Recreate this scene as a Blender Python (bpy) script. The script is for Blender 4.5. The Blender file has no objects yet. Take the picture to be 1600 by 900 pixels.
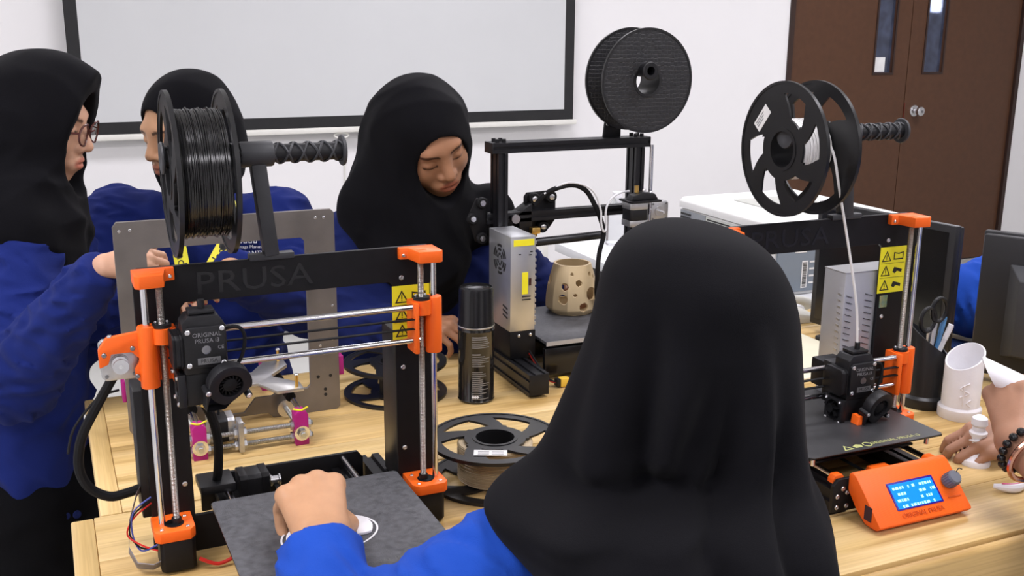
import bpy, bmesh, math, random
import numpy as np
from mathutils import Vector, Matrix, Euler
random.seed(7)
SC = bpy.context.scene
COL = SC.collection
PI = math.pi

# ------------------------------------------------------------------ camera
YAW, PITCH, ROLL, EYE = math.radians(24.0), 0.2478, -0.0071, 1.488
def camera_axes():
    c, s = math.cos(PITCH), math.sin(PITCH)
    r, fw, d = Vector((1, 0, 0)), Vector((0, c, -s)), Vector((0, -s, -c))
    cr, sr = math.cos(ROLL), math.sin(ROLL)
    R, D = cr * r + sr * d, -sr * r + cr * d
    M = Matrix.Rotation(-YAW, 3, 'Z')
    return M @ R, M @ fw, M @ D
_R, _F, _D = camera_axes()
cam = bpy.data.objects.new('camera', bpy.data.cameras.new('camera'))
COL.objects.link(cam)
cam.data.sensor_width = 36.0
cam.data.lens = 1640.0 / 1600.0 * 36.0
cam.data.clip_start = 0.02
_m = Matrix((( _R.x, -_D.x, -_F.x, 0), (_R.y, -_D.y, -_F.y, 0), (_R.z, -_D.z, -_F.z, EYE), (0, 0, 0, 1)))
cam.matrix_world = _m
SC.camera = cam

# ------------------------------------------------------------------ world, light, exposure
W = bpy.data.worlds.new('world'); SC.world = W
W.use_nodes = True
W.node_tree.nodes['Background'].inputs[0].default_value = (0.75, 0.82, 1.0, 1)
W.node_tree.nodes['Background'].inputs[1].default_value = 0.6
SC.view_settings.view_transform = 'Standard'
SC.view_settings.look = 'None'
SC.view_settings.gamma = 1.0
SC.view_settings.use_curve_mapping = False
SC.view_settings.exposure = 0.0
LIGHT_SPOTS = [(x, y) for y in (-1.0, 1.0, 3.3) for x in (-1.0, 1.6, 4.2)]
LIGHT_POWER = 23.5
LIGHT_MIX = (1.1, 1.0, .8, 1.5, 1.05, .50, .72, 1.3, 1.5)
CEIL = 2.85
for _i, (_x, _y) in enumerate(LIGHT_SPOTS):
    L = bpy.data.lights.new('ceiling_lamp_light', 'AREA')
    L.shape = 'RECTANGLE'; L.size = 1.16; L.size_y = 0.56; L.energy = LIGHT_POWER * LIGHT_MIX[_i]
    L.color = (1.0, 0.968, 1.06)
    o = bpy.data.objects.new('ceiling_lamp_light', L); COL.objects.link(o)
    o.location = (_x, _y, CEIL - 0.045)

# ------------------------------------------------------------------ materials
MATS = {}
def mat(name, col, rough=0.5, metal=0.0, var=0.0, vscale=20.0, bump=0.0, bscale=200.0, spec=0.5, coat=0.0,
        trans=0.0, emit=None, estr=0.0, stretch=None, sheen=0.0, col2=None, rvar=0.0, sss=0.0, alpha=1.0, ior=1.45, attr=None):
    if name in MATS: return MATS[name]
    m = bpy.data.materials.new(name); m.use_nodes = True
    nt = m.node_tree; N = nt.nodes; Lk = nt.links
    b = N['Principled BSDF']
    b.inputs['Base Color'].default_value = (*col, 1)
    b.inputs['Roughness'].default_value = rough
    b.inputs['Metallic'].default_value = metal
    b.inputs['Specular IOR Level'].default_value = spec
    b.inputs['Coat Weight'].default_value = coat
    b.inputs['Transmission Weight'].default_value = trans
    b.inputs['IOR'].default_value = ior
    b.inputs['Alpha'].default_value = alpha
    if sheen: b.inputs['Sheen Weight'].default_value = sheen; b.inputs['Sheen Roughness'].default_value = 0.6
    if sss:
        b.inputs['Subsurface Weight'].default_value = sss
        b.inputs['Subsurface Radius'].default_value = (0.012, 0.005, 0.003); b.inputs['Subsurface Scale'].default_value = 0.6
    if emit: b.inputs['Emission Color'].default_value = (*emit, 1); b.inputs['Emission Strength'].default_value = estr
    tc = N.new('ShaderNodeTexCoord'); mp = N.new('ShaderNodeMapping')
    Lk.new(tc.outputs['Object'], mp.inputs['Vector'])
    if stretch: mp.inputs['Scale'].default_value = stretch
    last = None
    if var or col2:
        nz = N.new('ShaderNodeTexNoise'); nz.inputs['Scale'].default_value = vscale; nz.inputs['Detail'].default_value = 4
        Lk.new(mp.outputs[0], nz.inputs['Vector'])
        rp = N.new('ShaderNodeValToRGB'); Lk.new(nz.outputs['Fac'], rp.inputs[0])
        c2 = col2 or tuple(min(1, c * (1 + var)) for c in col)
        c1 = col if col2 else tuple(c * (1 - var) for c in col)
        rp.color_ramp.elements[0].position = 0.3; rp.color_ramp.elements[1].position = 0.7
        rp.color_ramp.elements[0].color = (*c1, 1); rp.color_ramp.elements[1].color = (*c2, 1)
        last = rp.outputs[0]
        if rvar:
            mr = N.new('ShaderNodeMapRange'); Lk.new(nz.outputs['Fac'], mr.inputs[0])
            mr.inputs[3].default_value = rough - rvar; mr.inputs[4].default_value = rough + rvar
            Lk.new(mr.outputs[0], b.inputs['Roughness'])
    if attr:
        at = N.new('ShaderNodeAttribute'); at.attribute_name = attr
        mx = N.new('ShaderNodeMix'); mx.data_type = 'RGBA'; mx.blend_type = 'MULTIPLY'; mx.inputs[0].default_value = 1
        if last: Lk.new(last, mx.inputs[6])
        else: mx.inputs[6].default_value = (*col, 1)
        Lk.new(at.outputs['Color'], mx.inputs[7]); last = mx.outputs[2]
    if last: Lk.new(last, b.inputs['Base Color'])
    if bump:
        n2 = N.new('ShaderNodeTexNoise'); n2.inputs['Scale'].default_value = bscale; n2.inputs['Detail'].default_value = 3
        Lk.new(mp.outputs[0], n2.inputs['Vector'])
        bp = N.new('ShaderNodeBump'); bp.inputs['Strength'].default_value = bump; bp.inputs['Distance'].default_value = 0.002
        Lk.new(n2.outputs['Fac'], bp.inputs['Height']); Lk.new(bp.outputs[0], b.inputs['Normal'])
    MATS[name] = m
    return m

def wave_mat(name, c1, c2, scale, direction='X', rough=0.4, metal=0.0, bump=0.3, distort=0.0, spec=0.5):
    """stripes running across the given object axis (threads, layer lines, wound filament, ribs)"""
    if name in MATS: return MATS[name]
    m = mat(name, c1, rough, metal, spec=spec); nt = m.node_tree; N = nt.nodes; Lk = nt.links
    b = N['Principled BSDF']
    tc = N.new('ShaderNodeTexCoord')
    w = N.new('ShaderNodeTexWave'); w.wave_type = 'BANDS'; w.bands_direction = direction
    w.inputs['Scale'].default_value = scale; w.inputs['Distortion'].default_value = distort; w.inputs['Detail'].default_value = 1.5
    Lk.new(tc.outputs['Object'], w.inputs['Vector'])
    rp = N.new('ShaderNodeValToRGB'); Lk.new(w.outputs['Color'], rp.inputs[0])
    rp.color_ramp.elements[0].color = (*c1, 1); rp.color_ramp.elements[1].color = (*c2, 1)
    Lk.new(rp.outputs[0], b.inputs['Base Color'])
    bp = N.new('ShaderNodeBump'); bp.inputs['Strength'].default_value = bump; bp.inputs['Distance'].default_value = 0.002
    Lk.new(w.outputs['Color'], bp.inputs['Height']); Lk.new(bp.outputs[0], b.inputs['Normal'])
    return m

def wood_mat(name, c1, c2, c3, off=0.0):
    """pine: long grain along object x with darker latewood streaks and a few knots"""
    m = bpy.data.materials.new(name); m.use_nodes = True
    nt = m.node_tree; N = nt.nodes; Lk = nt.links; b = N['Principled BSDF']
    tc = N.new('ShaderNodeTexCoord'); mp = N.new('ShaderNodeMapping')
    mp.inputs['Scale'].default_value = (0.9, 14.0, 14.0); mp.inputs['Location'].default_value = (off, off * 3.1, off)
    Lk.new(tc.outputs['Object'], mp.inputs['Vector'])
    nz = N.new('ShaderNodeTexNoise'); nz.inputs['Scale'].default_value = 2.2; nz.inputs['Detail'].default_value = 5; nz.inputs['Distortion'].default_value = 0.6
    Lk.new(mp.outputs[0], nz.inputs['Vector'])
    rp = N.new('ShaderNodeValToRGB'); Lk.new(nz.outputs['Fac'], rp.inputs[0])
    e = rp.color_ramp.elements
    e[0].position = 0.30; e[0].color = (*c3, 1)
    e[1].position = 0.72; e[1].color = (*c1, 1)
    k = e.new(0.46); k.color = (*c2, 1)
    mp2 = N.new('ShaderNodeMapping'); mp2.inputs['Scale'].default_value = (2.0, 90.0, 90.0); Lk.new(tc.outputs['Object'], mp2.inputs['Vector'])
    n2 = N.new('ShaderNodeTexNoise'); n2.inputs['Scale'].default_value = 3.0; n2.inputs['Detail'].default_value = 3
    Lk.new(mp2.outputs[0], n2.inputs['Vector'])
    mx = N.new('ShaderNodeMix'); mx.data_type = 'RGBA'; mx.blend_type = 'MULTIPLY'; mx.inputs[0].default_value = 0.35
    Lk.new(rp.outputs[0], mx.inputs[6])
    r2 = N.new('ShaderNodeValToRGB'); Lk.new(n2.outputs['Fac'], r2.inputs[0])
    r2.color_ramp.elements[0].position = 0.35; r2.color_ramp.elements[0].color = (0.6, 0.5, 0.4, 1)
    r2.color_ramp.elements[1].position = 0.6; r2.color_ramp.elements[1].color = (1, 1, 1, 1)
    Lk.new(r2.outputs[0], mx.inputs[7])
    Lk.new(mx.outputs[2], b.inputs['Base Color'])
    b.inputs['Roughness'].default_value = 0.42
    b.inputs['Specular IOR Level'].default_value = 0.4
    bp = N.new('ShaderNodeBump'); bp.inputs['Strength'].default_value = 0.12; bp.inputs['Distance'].default_value = 0.001
    Lk.new(n2.outputs['Fac'], bp.inputs['Height']); Lk.new(bp.outputs[0], b.inputs['Normal'])
    MATS[name] = m
    return m

def cloth_mat(name, col, rough=0.85, var=0.15, sheen=0.15, scale=900.0, bump=0.25, spec=0.2):
    m = mat(name, col, rough, var=var, vscale=6.0, bump=bump, bscale=scale, spec=spec, sheen=sheen)
    return m

# ------------------------------------------------------------------ mesh builder
def frame_of(p0, p1):
    z = (Vector(p1) - Vector(p0)); L = z.length
    z = z.normalized() if L > 1e-9 else Vector((0, 0, 1))
    x = Vector((1, 0, 0)) if abs(z.x) < 0.9 else Vector((0, 1, 0))
    y = z.cross(x).normalized(); x = y.cross(z)
    return x, y, z, L

class MB:
    def __init__(s): s.v = []; s.f = []
    def add(s, v, f):
        o = len(s.v); s.v += [tuple(p) for p in v]; s.f += [tuple(i + o for i in q) for q in f]; return s
    def box(s, x0, x1, y0, y1, z0, z1):
        v = [(x0,y0,z0),(x1,y0,z0),(x1,y1,z0),(x0,y1,z0),(x0,y0,z1),(x1,y0,z1),(x1,y1,z1),(x0,y1,z1)]
        return s.add(v, [(0,3,2,1),(4,5,6,7),(0,1,5,4),(1,2,6,5),(2,3,7,6),(3,0,4,7)])
    def bar(s, p0, p1, w, h, up=(0,0,1)):
        p0, p1 = Vector(p0), Vector(p1); z = (p1 - p0).normalized(); up = Vector(up)
        x = up.cross(z)
        x = x.normalized() if x.length > 1e-6 else Vector((1,0,0))
        y = z.cross(x); v = []
        for p in (p0, p1):
            for a, b in ((-1,-1),(1,-1),(1,1),(-1,1)): v.append(p + x*a*w/2 + y*b*h/2)
        return s.add(v, [(0,3,2,1),(4,5,6,7),(0,1,5,4),(1,2,6,5),(2,3,7,6),(3,0,4,7)])
    def cyl(s, p0, p1, r0, r1=None, n=16):
        r1 = r0 if r1 is None else r1
        x, y, z, L = frame_of(p0, p1); v = []
        for p, r in ((Vector(p0), r0), (Vector(p1), r1)):
            for i in range(n):
                a = 2*PI*i/n; v.append(p + x*math.cos(a)*r + y*math.sin(a)*r)
        f = [(i, (i+1)%n, n+(i+1)%n, n+i) for i in range(n)]
        f += [tuple(range(n))[::-1], tuple(range(n, 2*n))]
        return s.add(v, f)
    def lathe(s, prof, n=24, p0=(0,0,0), axis=(0,0,1), closed=False):
        """prof: (radius, height) pairs about axis; closed=True joins last to first (a ring)"""
        p0 = Vector(p0); x, y, z, _ = frame_of(p0, p0 + Vector(axis)); v = []
        m = len(prof)
        for r, h in prof:
            for i in range(n):
                a = 2*PI*i/n; v.append(p0 + z*h + x*math.cos(a)*r + y*math.sin(a)*r)
        f = []
        for j in range(m if closed else m-1):
            k = (j+1) % m
            f += [(j*n+i, j*n+(i+1)%n, k*n+(i+1)%n, k*n+i) for i in range(n)]
        if not closed:
            if prof[0][0] > 1e-6: f.append(tuple(range(n))[::-1])
            if prof[-1][0] > 1e-6: f.append(tuple(range((m-1)*n, m*n)))
        return s.add(v, f)
    def tube(s, pts, r, n=8, closed=False, rs=None):
        P = [Vector(p) for p in pts]
        if not closed and 2 < len(P) <= 14:
            Q = []; R_ = []
            for i in range(len(P)-1):
                a, b, c, d = P[max(i-1,0)], P[i], P[i+1], P[min(i+2,len(P)-1)]
                for k in range(5):
                    u = k/5; Q.append(.5*((2*b) + (c-a)*u + (2*a-5*b+4*c-d)*u*u + (3*b-a-3*c+d)*u**3))
                    if rs: R_.append(rs[i]+(rs[i+1]-rs[i])*u)
            Q.append(P[-1]); P = Q
            if rs: rs = R_ + [rs[-1]]
        m = len(P); v = []
        t0 = (P[1]-P[0]).normalized(); x = Vector((0,0,1)) if abs(t0.z) < 0.9 else Vector((1,0,0))
        x = (x - t0*x.dot(t0)).normalized()
        for i in range(m):
            if closed: t = P[(i+1)%m] - P[i-1]
            else: t = P[min(i+1,m-1)] - P[max(i-1,0)]
            t.normalize(); x = (x - t*x.dot(t)).normalized(); y = t.cross(x)
            rr = rs[i] if rs else r
            for k in range(n):
                a = 2*PI*k/n; v.append(P[i] + x*math.cos(a)*rr + y*math.sin(a)*rr)
        f = []
        for i in range(m if closed else m-1):
            j = (i+1) % m
            f += [(i*n+k, i*n+(k+1)%n, j*n+(k+1)%n, j*n+k) for k in range(n)]
        if not closed: f += [tuple(range(n))[::-1], tuple(range((m-1)*n, m*n))]
        return s.add(v, f)
    def prism(s, outer, t0, t1, plane='XY', holes=()):
        """extruded polygon (with holes) between t0 and t1 along the axis normal to plane"""
        def P(a, b, t): return {'XY': (a,b,t), 'XZ': (a,t,b), 'YZ': (t,a,b)}[plane]
        bm = bmesh.new()
        loops = [outer] + list(holes); es = []
        for lp in loops:
            vs = [bm.verts.new((a, b, 0)) for a, b in lp]
            for i in range(len(vs)): es.append(bm.edges.new((vs[i], vs[(i+1) % len(vs)])))
        if holes: bmesh.ops.triangle_fill(bm, edges=es, use_beauty=True, use_dissolve=False)
        else: bm.faces.new(list(bm.verts))
        bm.verts.index_update()
        n = len(bm.verts); vv = [(v.co.x, v.co.y) for v in bm.verts]
        tri = [[q.index for q in fc.verts] for fc in bm.faces]; bm.free()
        v = [P(a, b, t0) for a, b in vv] + [P(a, b, t1) for a, b in vv]
        f = [tuple(q) for q in tri] + [tuple(i+n for i in q[::-1]) for q in tri]
        k = 0
        for lp in loops:
            m = len(lp)
            f += [(k+i, k+(i+1)%m, n+k+(i+1)%m, n+k+i) for i in range(m)]; k += m
        return s.add(v, f)
    def polar(s, rs, n, solid, z0, z1, warp=None):
        """ring plate about z with windows where solid(r, theta) is false; warp(r) turns each ring"""
        m = len(rs); v = []
        for z in (z0, z1):
            for r in rs:
                w = warp(r) if warp else 0.0
                for i in range(n):
                    a = 2*PI*i/n + w; v.append((r*math.cos(a), r*math.sin(a), z))
        on = [[solid((rs[j]+rs[j+1])/2, 2*PI*(i+.5)/n) for i in range(n)] for j in range(m-1)]
        T = m*n; f = []
        def q(j, i): return j*n + i % n
        for j in range(m-1):
            for i in range(n):
                if not on[j][i]: continue
                a, b, c, d = q(j,i), q(j,i+1), q(j+1,i+1), q(j+1,i)
                f.append((a,b,c,d)); f.append((a+T,d+T,c+T,b+T))
                if j == 0 or not on[j-1][i]: f.append((a,a+T,b+T,b))
                if j == m-2 or not on[j+1][i]: f.append((c,c+T,d+T,d))
                if not on[j][i-1]: f.append((d,d+T,a+T,a))
                if not on[j][(i+1)%n]: f.append((b,b+T,c+T,c))
        return s.add(v, f)
    def xf(s, M):
        s.v = [tuple(M @ Vector(p)) for p in s.v]; return s
    def build(s, name, m, parent=None, smooth=None, bevel=0.0, bseg=2, loc=None, rot=None):
        me = bpy.data.meshes.new(name)
        me.from_pydata(s.v, [], s.f)
        bm = bmesh.new(); bm.from_mesh(me)
        loose = [v for v in bm.verts if not v.link_faces]
        if loose: bmesh.ops.delete(bm, geom=loose, context='VERTS')
        bmesh.ops.recalc_face_normals(bm, faces=bm.faces)
        if bevel:
            es = [e for e in bm.edges if len(e.link_faces) == 2 and e.calc_face_angle(0) > 0.5]
            bmesh.ops.bevel(bm, geom=es, offset=bevel, segments=bseg, profile=0.5, affect='EDGES', clamp_overlap=True)
        sm = 0.6 if smooth is None else smooth
        if sm:
            for fc in bm.faces: fc.smooth = True
            for e in bm.edges:
                if len(e.link_faces) == 2 and e.calc_face_angle(0) > sm: e.smooth = False
        bm.to_mesh(me); bm.free()
        return link(name, me, m, parent, loc, rot)

def link(name, me, m, parent=None, loc=None, rot=None):
    if m is not None and not me.materials: me.materials.append(MATS[m] if isinstance(m, str) else m)
    o = bpy.data.objects.new(name, me); COL.objects.link(o)
    if loc: o.location = loc
    if rot: o.rotation_euler = rot
    if parent: o.parent = parent
    return o
def tag(o, label, cat, group=None):
    o['label'] = label; o['category'] = cat
    if group: o['group'] = group
    return o
def thing(name, label, cat, loc=(0,0,0), rz=0.0, group=None):
    o = bpy.data.objects.new(name, None); COL.objects.link(o); o.empty_display_size = 0.05
    o.location = loc; o.rotation_euler = (0, 0, rz)
    return tag(o, label, cat, group)
def struct(o):
    o['kind'] = 'structure'; return o
def B(x0,x1,y0,y1,z0,z1): return MB().box(x0,x1,y0,y1,z0,z1)
def text(name, s, size, m, parent, loc, rot, depth=0.0003, align='CENTER', sx=1.0):
    cu = bpy.data.curves.new(name, 'FONT'); cu.body = s; cu.size = size; cu.extrude = depth
    cu.align_x = align; cu.align_y = 'CENTER'; cu.resolution_u = 2
    t = bpy.data.objects.new(name, cu); COL.objects.link(t)
    bpy.context.view_layer.update()
    me = bpy.data.meshes.new_from_object(t.evaluated_get(bpy.context.evaluated_depsgraph_get()))
    bpy.data.objects.remove(t); bpy.data.curves.remove(cu)
    for v in me.vertices: v.co.x *= sx
    me.materials.clear()
    return link(name, me, m, parent, loc, rot)
def screw(parent, p, d, r=0.003, m='steel', h=0.002, name='screw'):
    p, d = Vector(p), Vector(d).normalized()
    return MB().lathe([(r,0),(r,h*.6),(r*.75,h),(r*.45,h),(r*.45,h*.5),(0,h*.5)], 10, p, d).build(name, m, parent)
def nema(parent, c, ax, size=0.042, L=0.038, name='stepper_motor', ends='steel_cast', body='black_plastic'):
    """motor cube with silver end caps; c = centre of the shaft face, ax = shaft direction ('x','y','z' with sign)"""
    sgn = -1 if ax[0] == '-' else 1; a = ax[-1]
    e = bpy.data.objects.new(name, None); COL.objects.link(e); e.parent = parent; e.location = c
    rot = {'z': (0,0,0) if sgn > 0 else (PI,0,0), 'y': (-PI/2,0,0) if sgn > 0 else (PI/2,0,0), 'x': (0,PI/2,0) if sgn > 0 else (0,-PI/2,0)}[a]
    h = size/2; k = h*.78
    oc = [(-h,-k),(-k,-h),(k,-h),(h,-k),(h,k),(k,h),(-k,h),(-h,k)]
    R = Euler(rot).to_matrix().to_4x4()
    MB().prism(oc, -L*.27, 0).xf(R).build('end_cap', ends, e, bevel=.0008)
    MB().prism([(x*.96,y*.96) for x,y in oc], -L*.75, -L*.25).xf(R).build('motor_body', body, e, bevel=.0008)
    MB().prism(oc, -L, -L*.74).xf(R).build('end_cap', ends, e, bevel=.0008)
    MB().cyl((0,0,-.001),(0,0,.0018),.011).xf(R).build('boss', ends, e)
    MB().cyl((0,0,0),(0,0,.018),.0025).xf(R).build('shaft', 'chrome', e)
    for i,j in ((-1,-1),(1,-1),(1,1),(-1,1)):
        MB().cyl((i*h*.74,j*h*.74,-.001),(i*h*.74,j*h*.74,.0012),.0022,n=8).xf(R).build('screw', 'steel_dark', e)
    return e

# palette
mat('black_metal', (0.0060,0.0056,0.0068), 0.5, 0.0, var=.2, vscale=60, bump=.05, bscale=900, spec=.30)
mat('black_sheen', (0.022,0.020,0.019), 0.36, 0.3, var=.2, vscale=40, bump=.05, bscale=900, spec=.5)
mat('black_plastic', (0.0085,0.0085,0.0100), 0.45, var=.2, vscale=50, bump=.06, bscale=700, spec=.38)
mat('black_gloss', (0.008,0.008,0.009), 0.2, var=.15, vscale=30, spec=.5)
mat('black_rubber', (0.007,0.007,0.008), 0.7, var=.2, vscale=80, bump=.1, bscale=400, spec=.25)
mat('grey_plastic', (0.10,0.11,0.13), 0.5, var=.1, vscale=40, bump=.05)
mat('dark_grey_plastic', (0.035,0.036,0.040), 0.5, var=.1, vscale=40, bump=.05)
wave_mat('orange_plastic', (0.88,0.125,0.008), (0.96,0.150,0.014), 320.0, 'Z', 0.45, 0.0, .18, 0.0, .35)
mat('chrome', (0.78,0.78,0.80), 0.16, 1.0, var=.05, vscale=30)
mat('steel', (0.68,0.68,0.70), 0.28, 1.0, var=.08, vscale=80)
mat('steel_dark', (0.25,0.25,0.26), 0.35, 1.0, var=.1, vscale=80)
mat('steel_cast', (0.52,0.52,0.53), 0.42, 0.9, var=.08, vscale=120, bump=.05)
wave_mat('threaded', (0.24,0.22,0.20), (0.52,0.50,0.47), 190.0, 'Z', 0.38, 0.9, .6)
wave_mat('threaded_x', (0.30,0.31,0.29), (0.62,0.63,0.60), 190.0, 'X', 0.36, 0.9, .6)
wave_mat('threaded_y', (0.30,0.31,0.29), (0.62,0.63,0.60), 190.0, 'Y', 0.36, 0.9, .6)
mat('aluminium_sheet', (0.215,0.198,0.186), 0.42, 0.7, var=.16, vscale=14, bump=.06, bscale=260, rvar=.08)
mat('aluminium_edge', (0.62,0.61,0.60), 0.35, 0.9, var=.06, vscale=60)
mat('psu_silver', (0.60,0.61,0.63), 0.34, 0.85, var=.06, vscale=16, rvar=.06)
mat('psu_front', (0.52,0.53,0.56), 0.4, 0.55, var=.05, vscale=16)
mat('yellow_sticker', (0.86,0.78,0.025), 0.45, var=.05, vscale=30)
mat('ink', (0.012,0.012,0.012), 0.6, var=.1, vscale=50)
mat('white_print', (0.80,0.79,0.82), 0.5, var=.03, vscale=40, bump=.08, bscale=300)
mat('white_paper', (0.78,0.78,0.77), 0.65, var=.04, vscale=30)
mat('white_ink', (0.72,0.74,0.80), 0.6, var=.04, vscale=60)
mat('grey_ink', (0.20,0.20,0.21), 0.6, var=.05, vscale=60)
mat('magenta_plastic', (0.42,0.012,0.20), 0.42, var=.08, vscale=50, bump=.08, bscale=500)
mat('red_wire', (0.55,0.02,0.015), 0.45, var=.1, vscale=60)
mat('brass', (0.75,0.48,0.14), 0.3, 1.0, var=.1, vscale=80)
# ================================================================== the room
WY = 4.943
XL, XR, YF = -2.6, 7.4, -3.0
mat('wall_paint', (0.80,0.79,0.79), 0.75, var=.02, vscale=1.6, bump=.05, bscale=120)
mat('ceiling_paint', (0.82,0.82,0.81), 0.8, var=.02, vscale=2)
mat('floor_tile', (0.52,0.52,0.49), 0.35, var=.06, vscale=4, bump=.03, bscale=60)
mat('door_brown', (0.082,0.036,0.018), 0.46, var=.07, vscale=30, bump=.06, bscale=420, spec=.4)
mat('door_frame', (0.030,0.014,0.010), 0.5, var=.1, vscale=20)
mat('screen_fabric', (0.585,0.595,0.60), 0.7, var=.015, vscale=3, bump=.04, bscale=900)
mat('screen_border', (0.012,0.012,0.013), 0.65, var=.1, vscale=30)
mat('cream_plastic', (0.75,0.74,0.69), 0.4, var=.03, vscale=20)
struct(B(XL-.1, XR+.1, YF-.1, WY+2.4, -.1, 0).build('floor', 'floor_tile'))
struct(B(XL-.1, XR+.1, YF-.1, WY+2.4, CEIL, CEIL+.1).build('ceiling', 'ceiling_paint'))
struct(B(XL-.1, XL, YF-.1, WY+.1, 0, CEIL).build('wall_left', 'wall_paint'))
struct(B(XR, XR+.1, YF-.1, WY+.1, 0, CEIL).build('wall_right', 'wall_paint'))
struct(B(XL, XR, YF-.1, YF, 0, CEIL).build('wall_front', 'wall_paint'))
DX0, DXM, DX1, DH = 3.93, 4.807, 5.705, 2.12
struct(MB().prism([(XL,0),(DX0-.03,0),(DX0-.03,DH+.03),(DX1+.03,DH+.03),(DX1+.03,0),(XR,0),(XR,CEIL),(XL,CEIL)], WY, WY+.12, 'XZ').build('wall_back', 'wall_paint'))
struct(B(XL, DX0-.05, WY-.012, WY, 0, .10).build('baseboard_back', mat('skirting', (0.33,0.33,0.32), .5, var=.05, vscale=20)))
# door: two leaves with narrow glazed slots
mat('door_glass', (0.20,0.235,0.36), 0.05, trans=.8, var=.35, vscale=22, spec=.6, ior=1.45)
d = struct(MB().prism([(DX0-.03,0),(DX0,0),(DX0,DH),(DX1,DH),(DX1,0),(DX1+.03,0),(DX1+.03,DH+.03),(DX0-.03,DH+.03)], WY-.012, WY+.10, 'XZ').build('trim_1', 'door_frame'))
for n, (a, b, w0, w1) in enumerate(((DX0+.003, DXM-.0025, 4.548, 4.684), (DXM+.0025, DX1-.003, 4.934, 5.080))):
    lf = struct(MB().prism([(a,.008),(b,.008),(b,DH-.003),(a,DH-.003)], WY+.006, WY+.046, 'XZ',
                holes=[[(w0,1.212),(w1,1.212),(w1,1.98),(w0,1.98)]]).build('door_%d' % (n+1), 'door_brown'))
    MB().prism([(w0-.012,1.2),(w1+.012,1.2),(w1+.012,1.992),(w0-.012,1.992)], WY+.0005, WY+.0065, 'XZ',
               holes=[[(w0,1.212),(w1,1.212),(w1,1.98),(w0,1.98)]]).build('glazing_bead', 'door_frame', lf)
    B(w0-.002, w1+.002, WY+.022, WY+.028, 1.21, 1.982).build('pane', 'door_glass', lf)
    if n == 0: B(w0+.012, w0+.092, WY+.019, WY+.0212, 1.216, 1.302).build('paper_note', 'white_paper', lf)
    else:
        kb = MB().lathe([(.034,0),(.034,.006),(.026,.010),(.012,.012),(.012,.030),(.024,.036),(.029,.048),(.027,.062),(.016,.068),(0,.069)], 24, (4.892,WY+.006,.98), (0,-1,0)).build('door_knob', 'steel', lf)
        MB().cyl((4.892,WY-.0625,.98),(4.892,WY-.0655,.98),.008).build('keyhole', 'steel_dark', kb)
        B(DXM+.0025, DXM+.0045, WY-.0005, WY+.006, .93, 1.03).build('latch_plate', mat('latch_red', (.16,.03,.02), .5, var=.1), lf)
# corridor seen through the door glass
mat('corridor_reflection_tone', (0.022,0.028,0.055), 0.8, var=.7, vscale=9)  # dark bluish mottle coloured in to imitate mixed reflections in the door glass
struct(B(2.9, 9.0, WY+2.2, WY+2.3, 0, CEIL).build('wall_corridor', 'corridor_reflection_tone'))
cl = thing('glass_glare', 'glowing white tube added behind the door slot for the bright reflection in its glass', 'lamp', (6.87, WY+1.9, 1.61))  # added glowing tube, stands for the bright reflection in the right slot
B(-.06,.06,-.02,.02,-.02,.50).build('glare_back', 'white_paper', cl)
B(-.05,.05,-.03,-.0205,-.01,.49).build('glare_tube', mat('reflection_glow', (1,1,1), .5, emit=(1,.98,1), estr=12), cl)
# ceiling light fixtures
mat('lamp_housing', (0.8,0.8,0.8), .5, var=.02)
mat('lamp_diffuser', (0.9,0.9,0.88), .6, emit=(1,.965,.92), estr=3.0)
for i, (x, y) in enumerate(LIGHT_SPOTS):
    row = ('nearest the rear wall', 'above the work tables', 'nearest the projection screen wall')[i // 3]
    colm = ('left', 'middle', 'right')[i % 3]
    t = thing('ceiling_light', 'flat white ceiling light panel, %s one of the row %s' % (colm, row), 'ceiling light', (x, y, CEIL), group='ceiling light panels')
    MB().prism([(-.62,-.32),(.62,-.32),(.62,.32),(-.62,.32)], -.04, 0, 'XY', holes=[[(-.59,-.29),(.59,-.29),(.59,.29),(-.59,.29)]]).build('lamp_frame', 'lamp_housing', t)
    B(-.59,.59,-.29,.29,-.03,-.02).build('diffuser', 'lamp_diffuser', t)
# projection screen
t = thing('projection_screen', 'large white roll-down projection screen with black border on the wall', 'screen', (0, WY-.07, 0))
SX0, SX1, SZ0, SZ1 = .122, 2.506, 1.006, 2.50
bw = .052
B(SX0+bw, SX1-bw, -.001, .001, SZ0+bw*.98, SZ1-bw).build('screen_cloth', 'screen_fabric', t)
MB().prism([(SX0,SZ0),(SX1,SZ0),(SX1,SZ1),(SX0,SZ1)], -.0016, .0012, 'XZ', holes=[[(SX0+bw,SZ0+bw),(SX1-bw,SZ0+bw),(SX1-bw,SZ1-bw),(SX0+bw,SZ1-bw)]]).build('border', 'screen_border', t)
B(SX0-.012, SX1+.018, -.014, .014, SZ0-.026, SZ0).build('weight_bar', 'cream_plastic', t, bevel=.006)
B(SX0-.03, SX1+.03, -.04, .06, SZ1, SZ1+.10).build('roller_case', 'cream_plastic', t, bevel=.01)
g = MB().tube([(1.285+.034*math.cos(a), .004, SZ0-.040+.012*math.sin(a)) for a in [2*PI*k/24 for k in range(24)]], .0042, 8, closed=True).build('pull_ring', 'cream_plastic', t)
t = tag(MB().tube([(1.306,WY-.006,.945),(1.312,WY-.006,.80),(1.306,WY-.006,.60),(1.310,WY-.006,.42)], .004, 8).build('wall_cable', 'cream_plastic'), 'thin white cable running down the wall below the screen ring', 'cable')
t = thing('wall_socket', 'cream wall socket low on the wall beside the white desk', 'socket', (2.36, WY, .30))
B(-.045,.045,-.010,0,-.045,.045).build('face_plate', 'cream_plastic', t, bevel=.003)
B(-.012,.012,-.013,-.0102,-.02,.02).build('rocker', 'white_paper', t)

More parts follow.
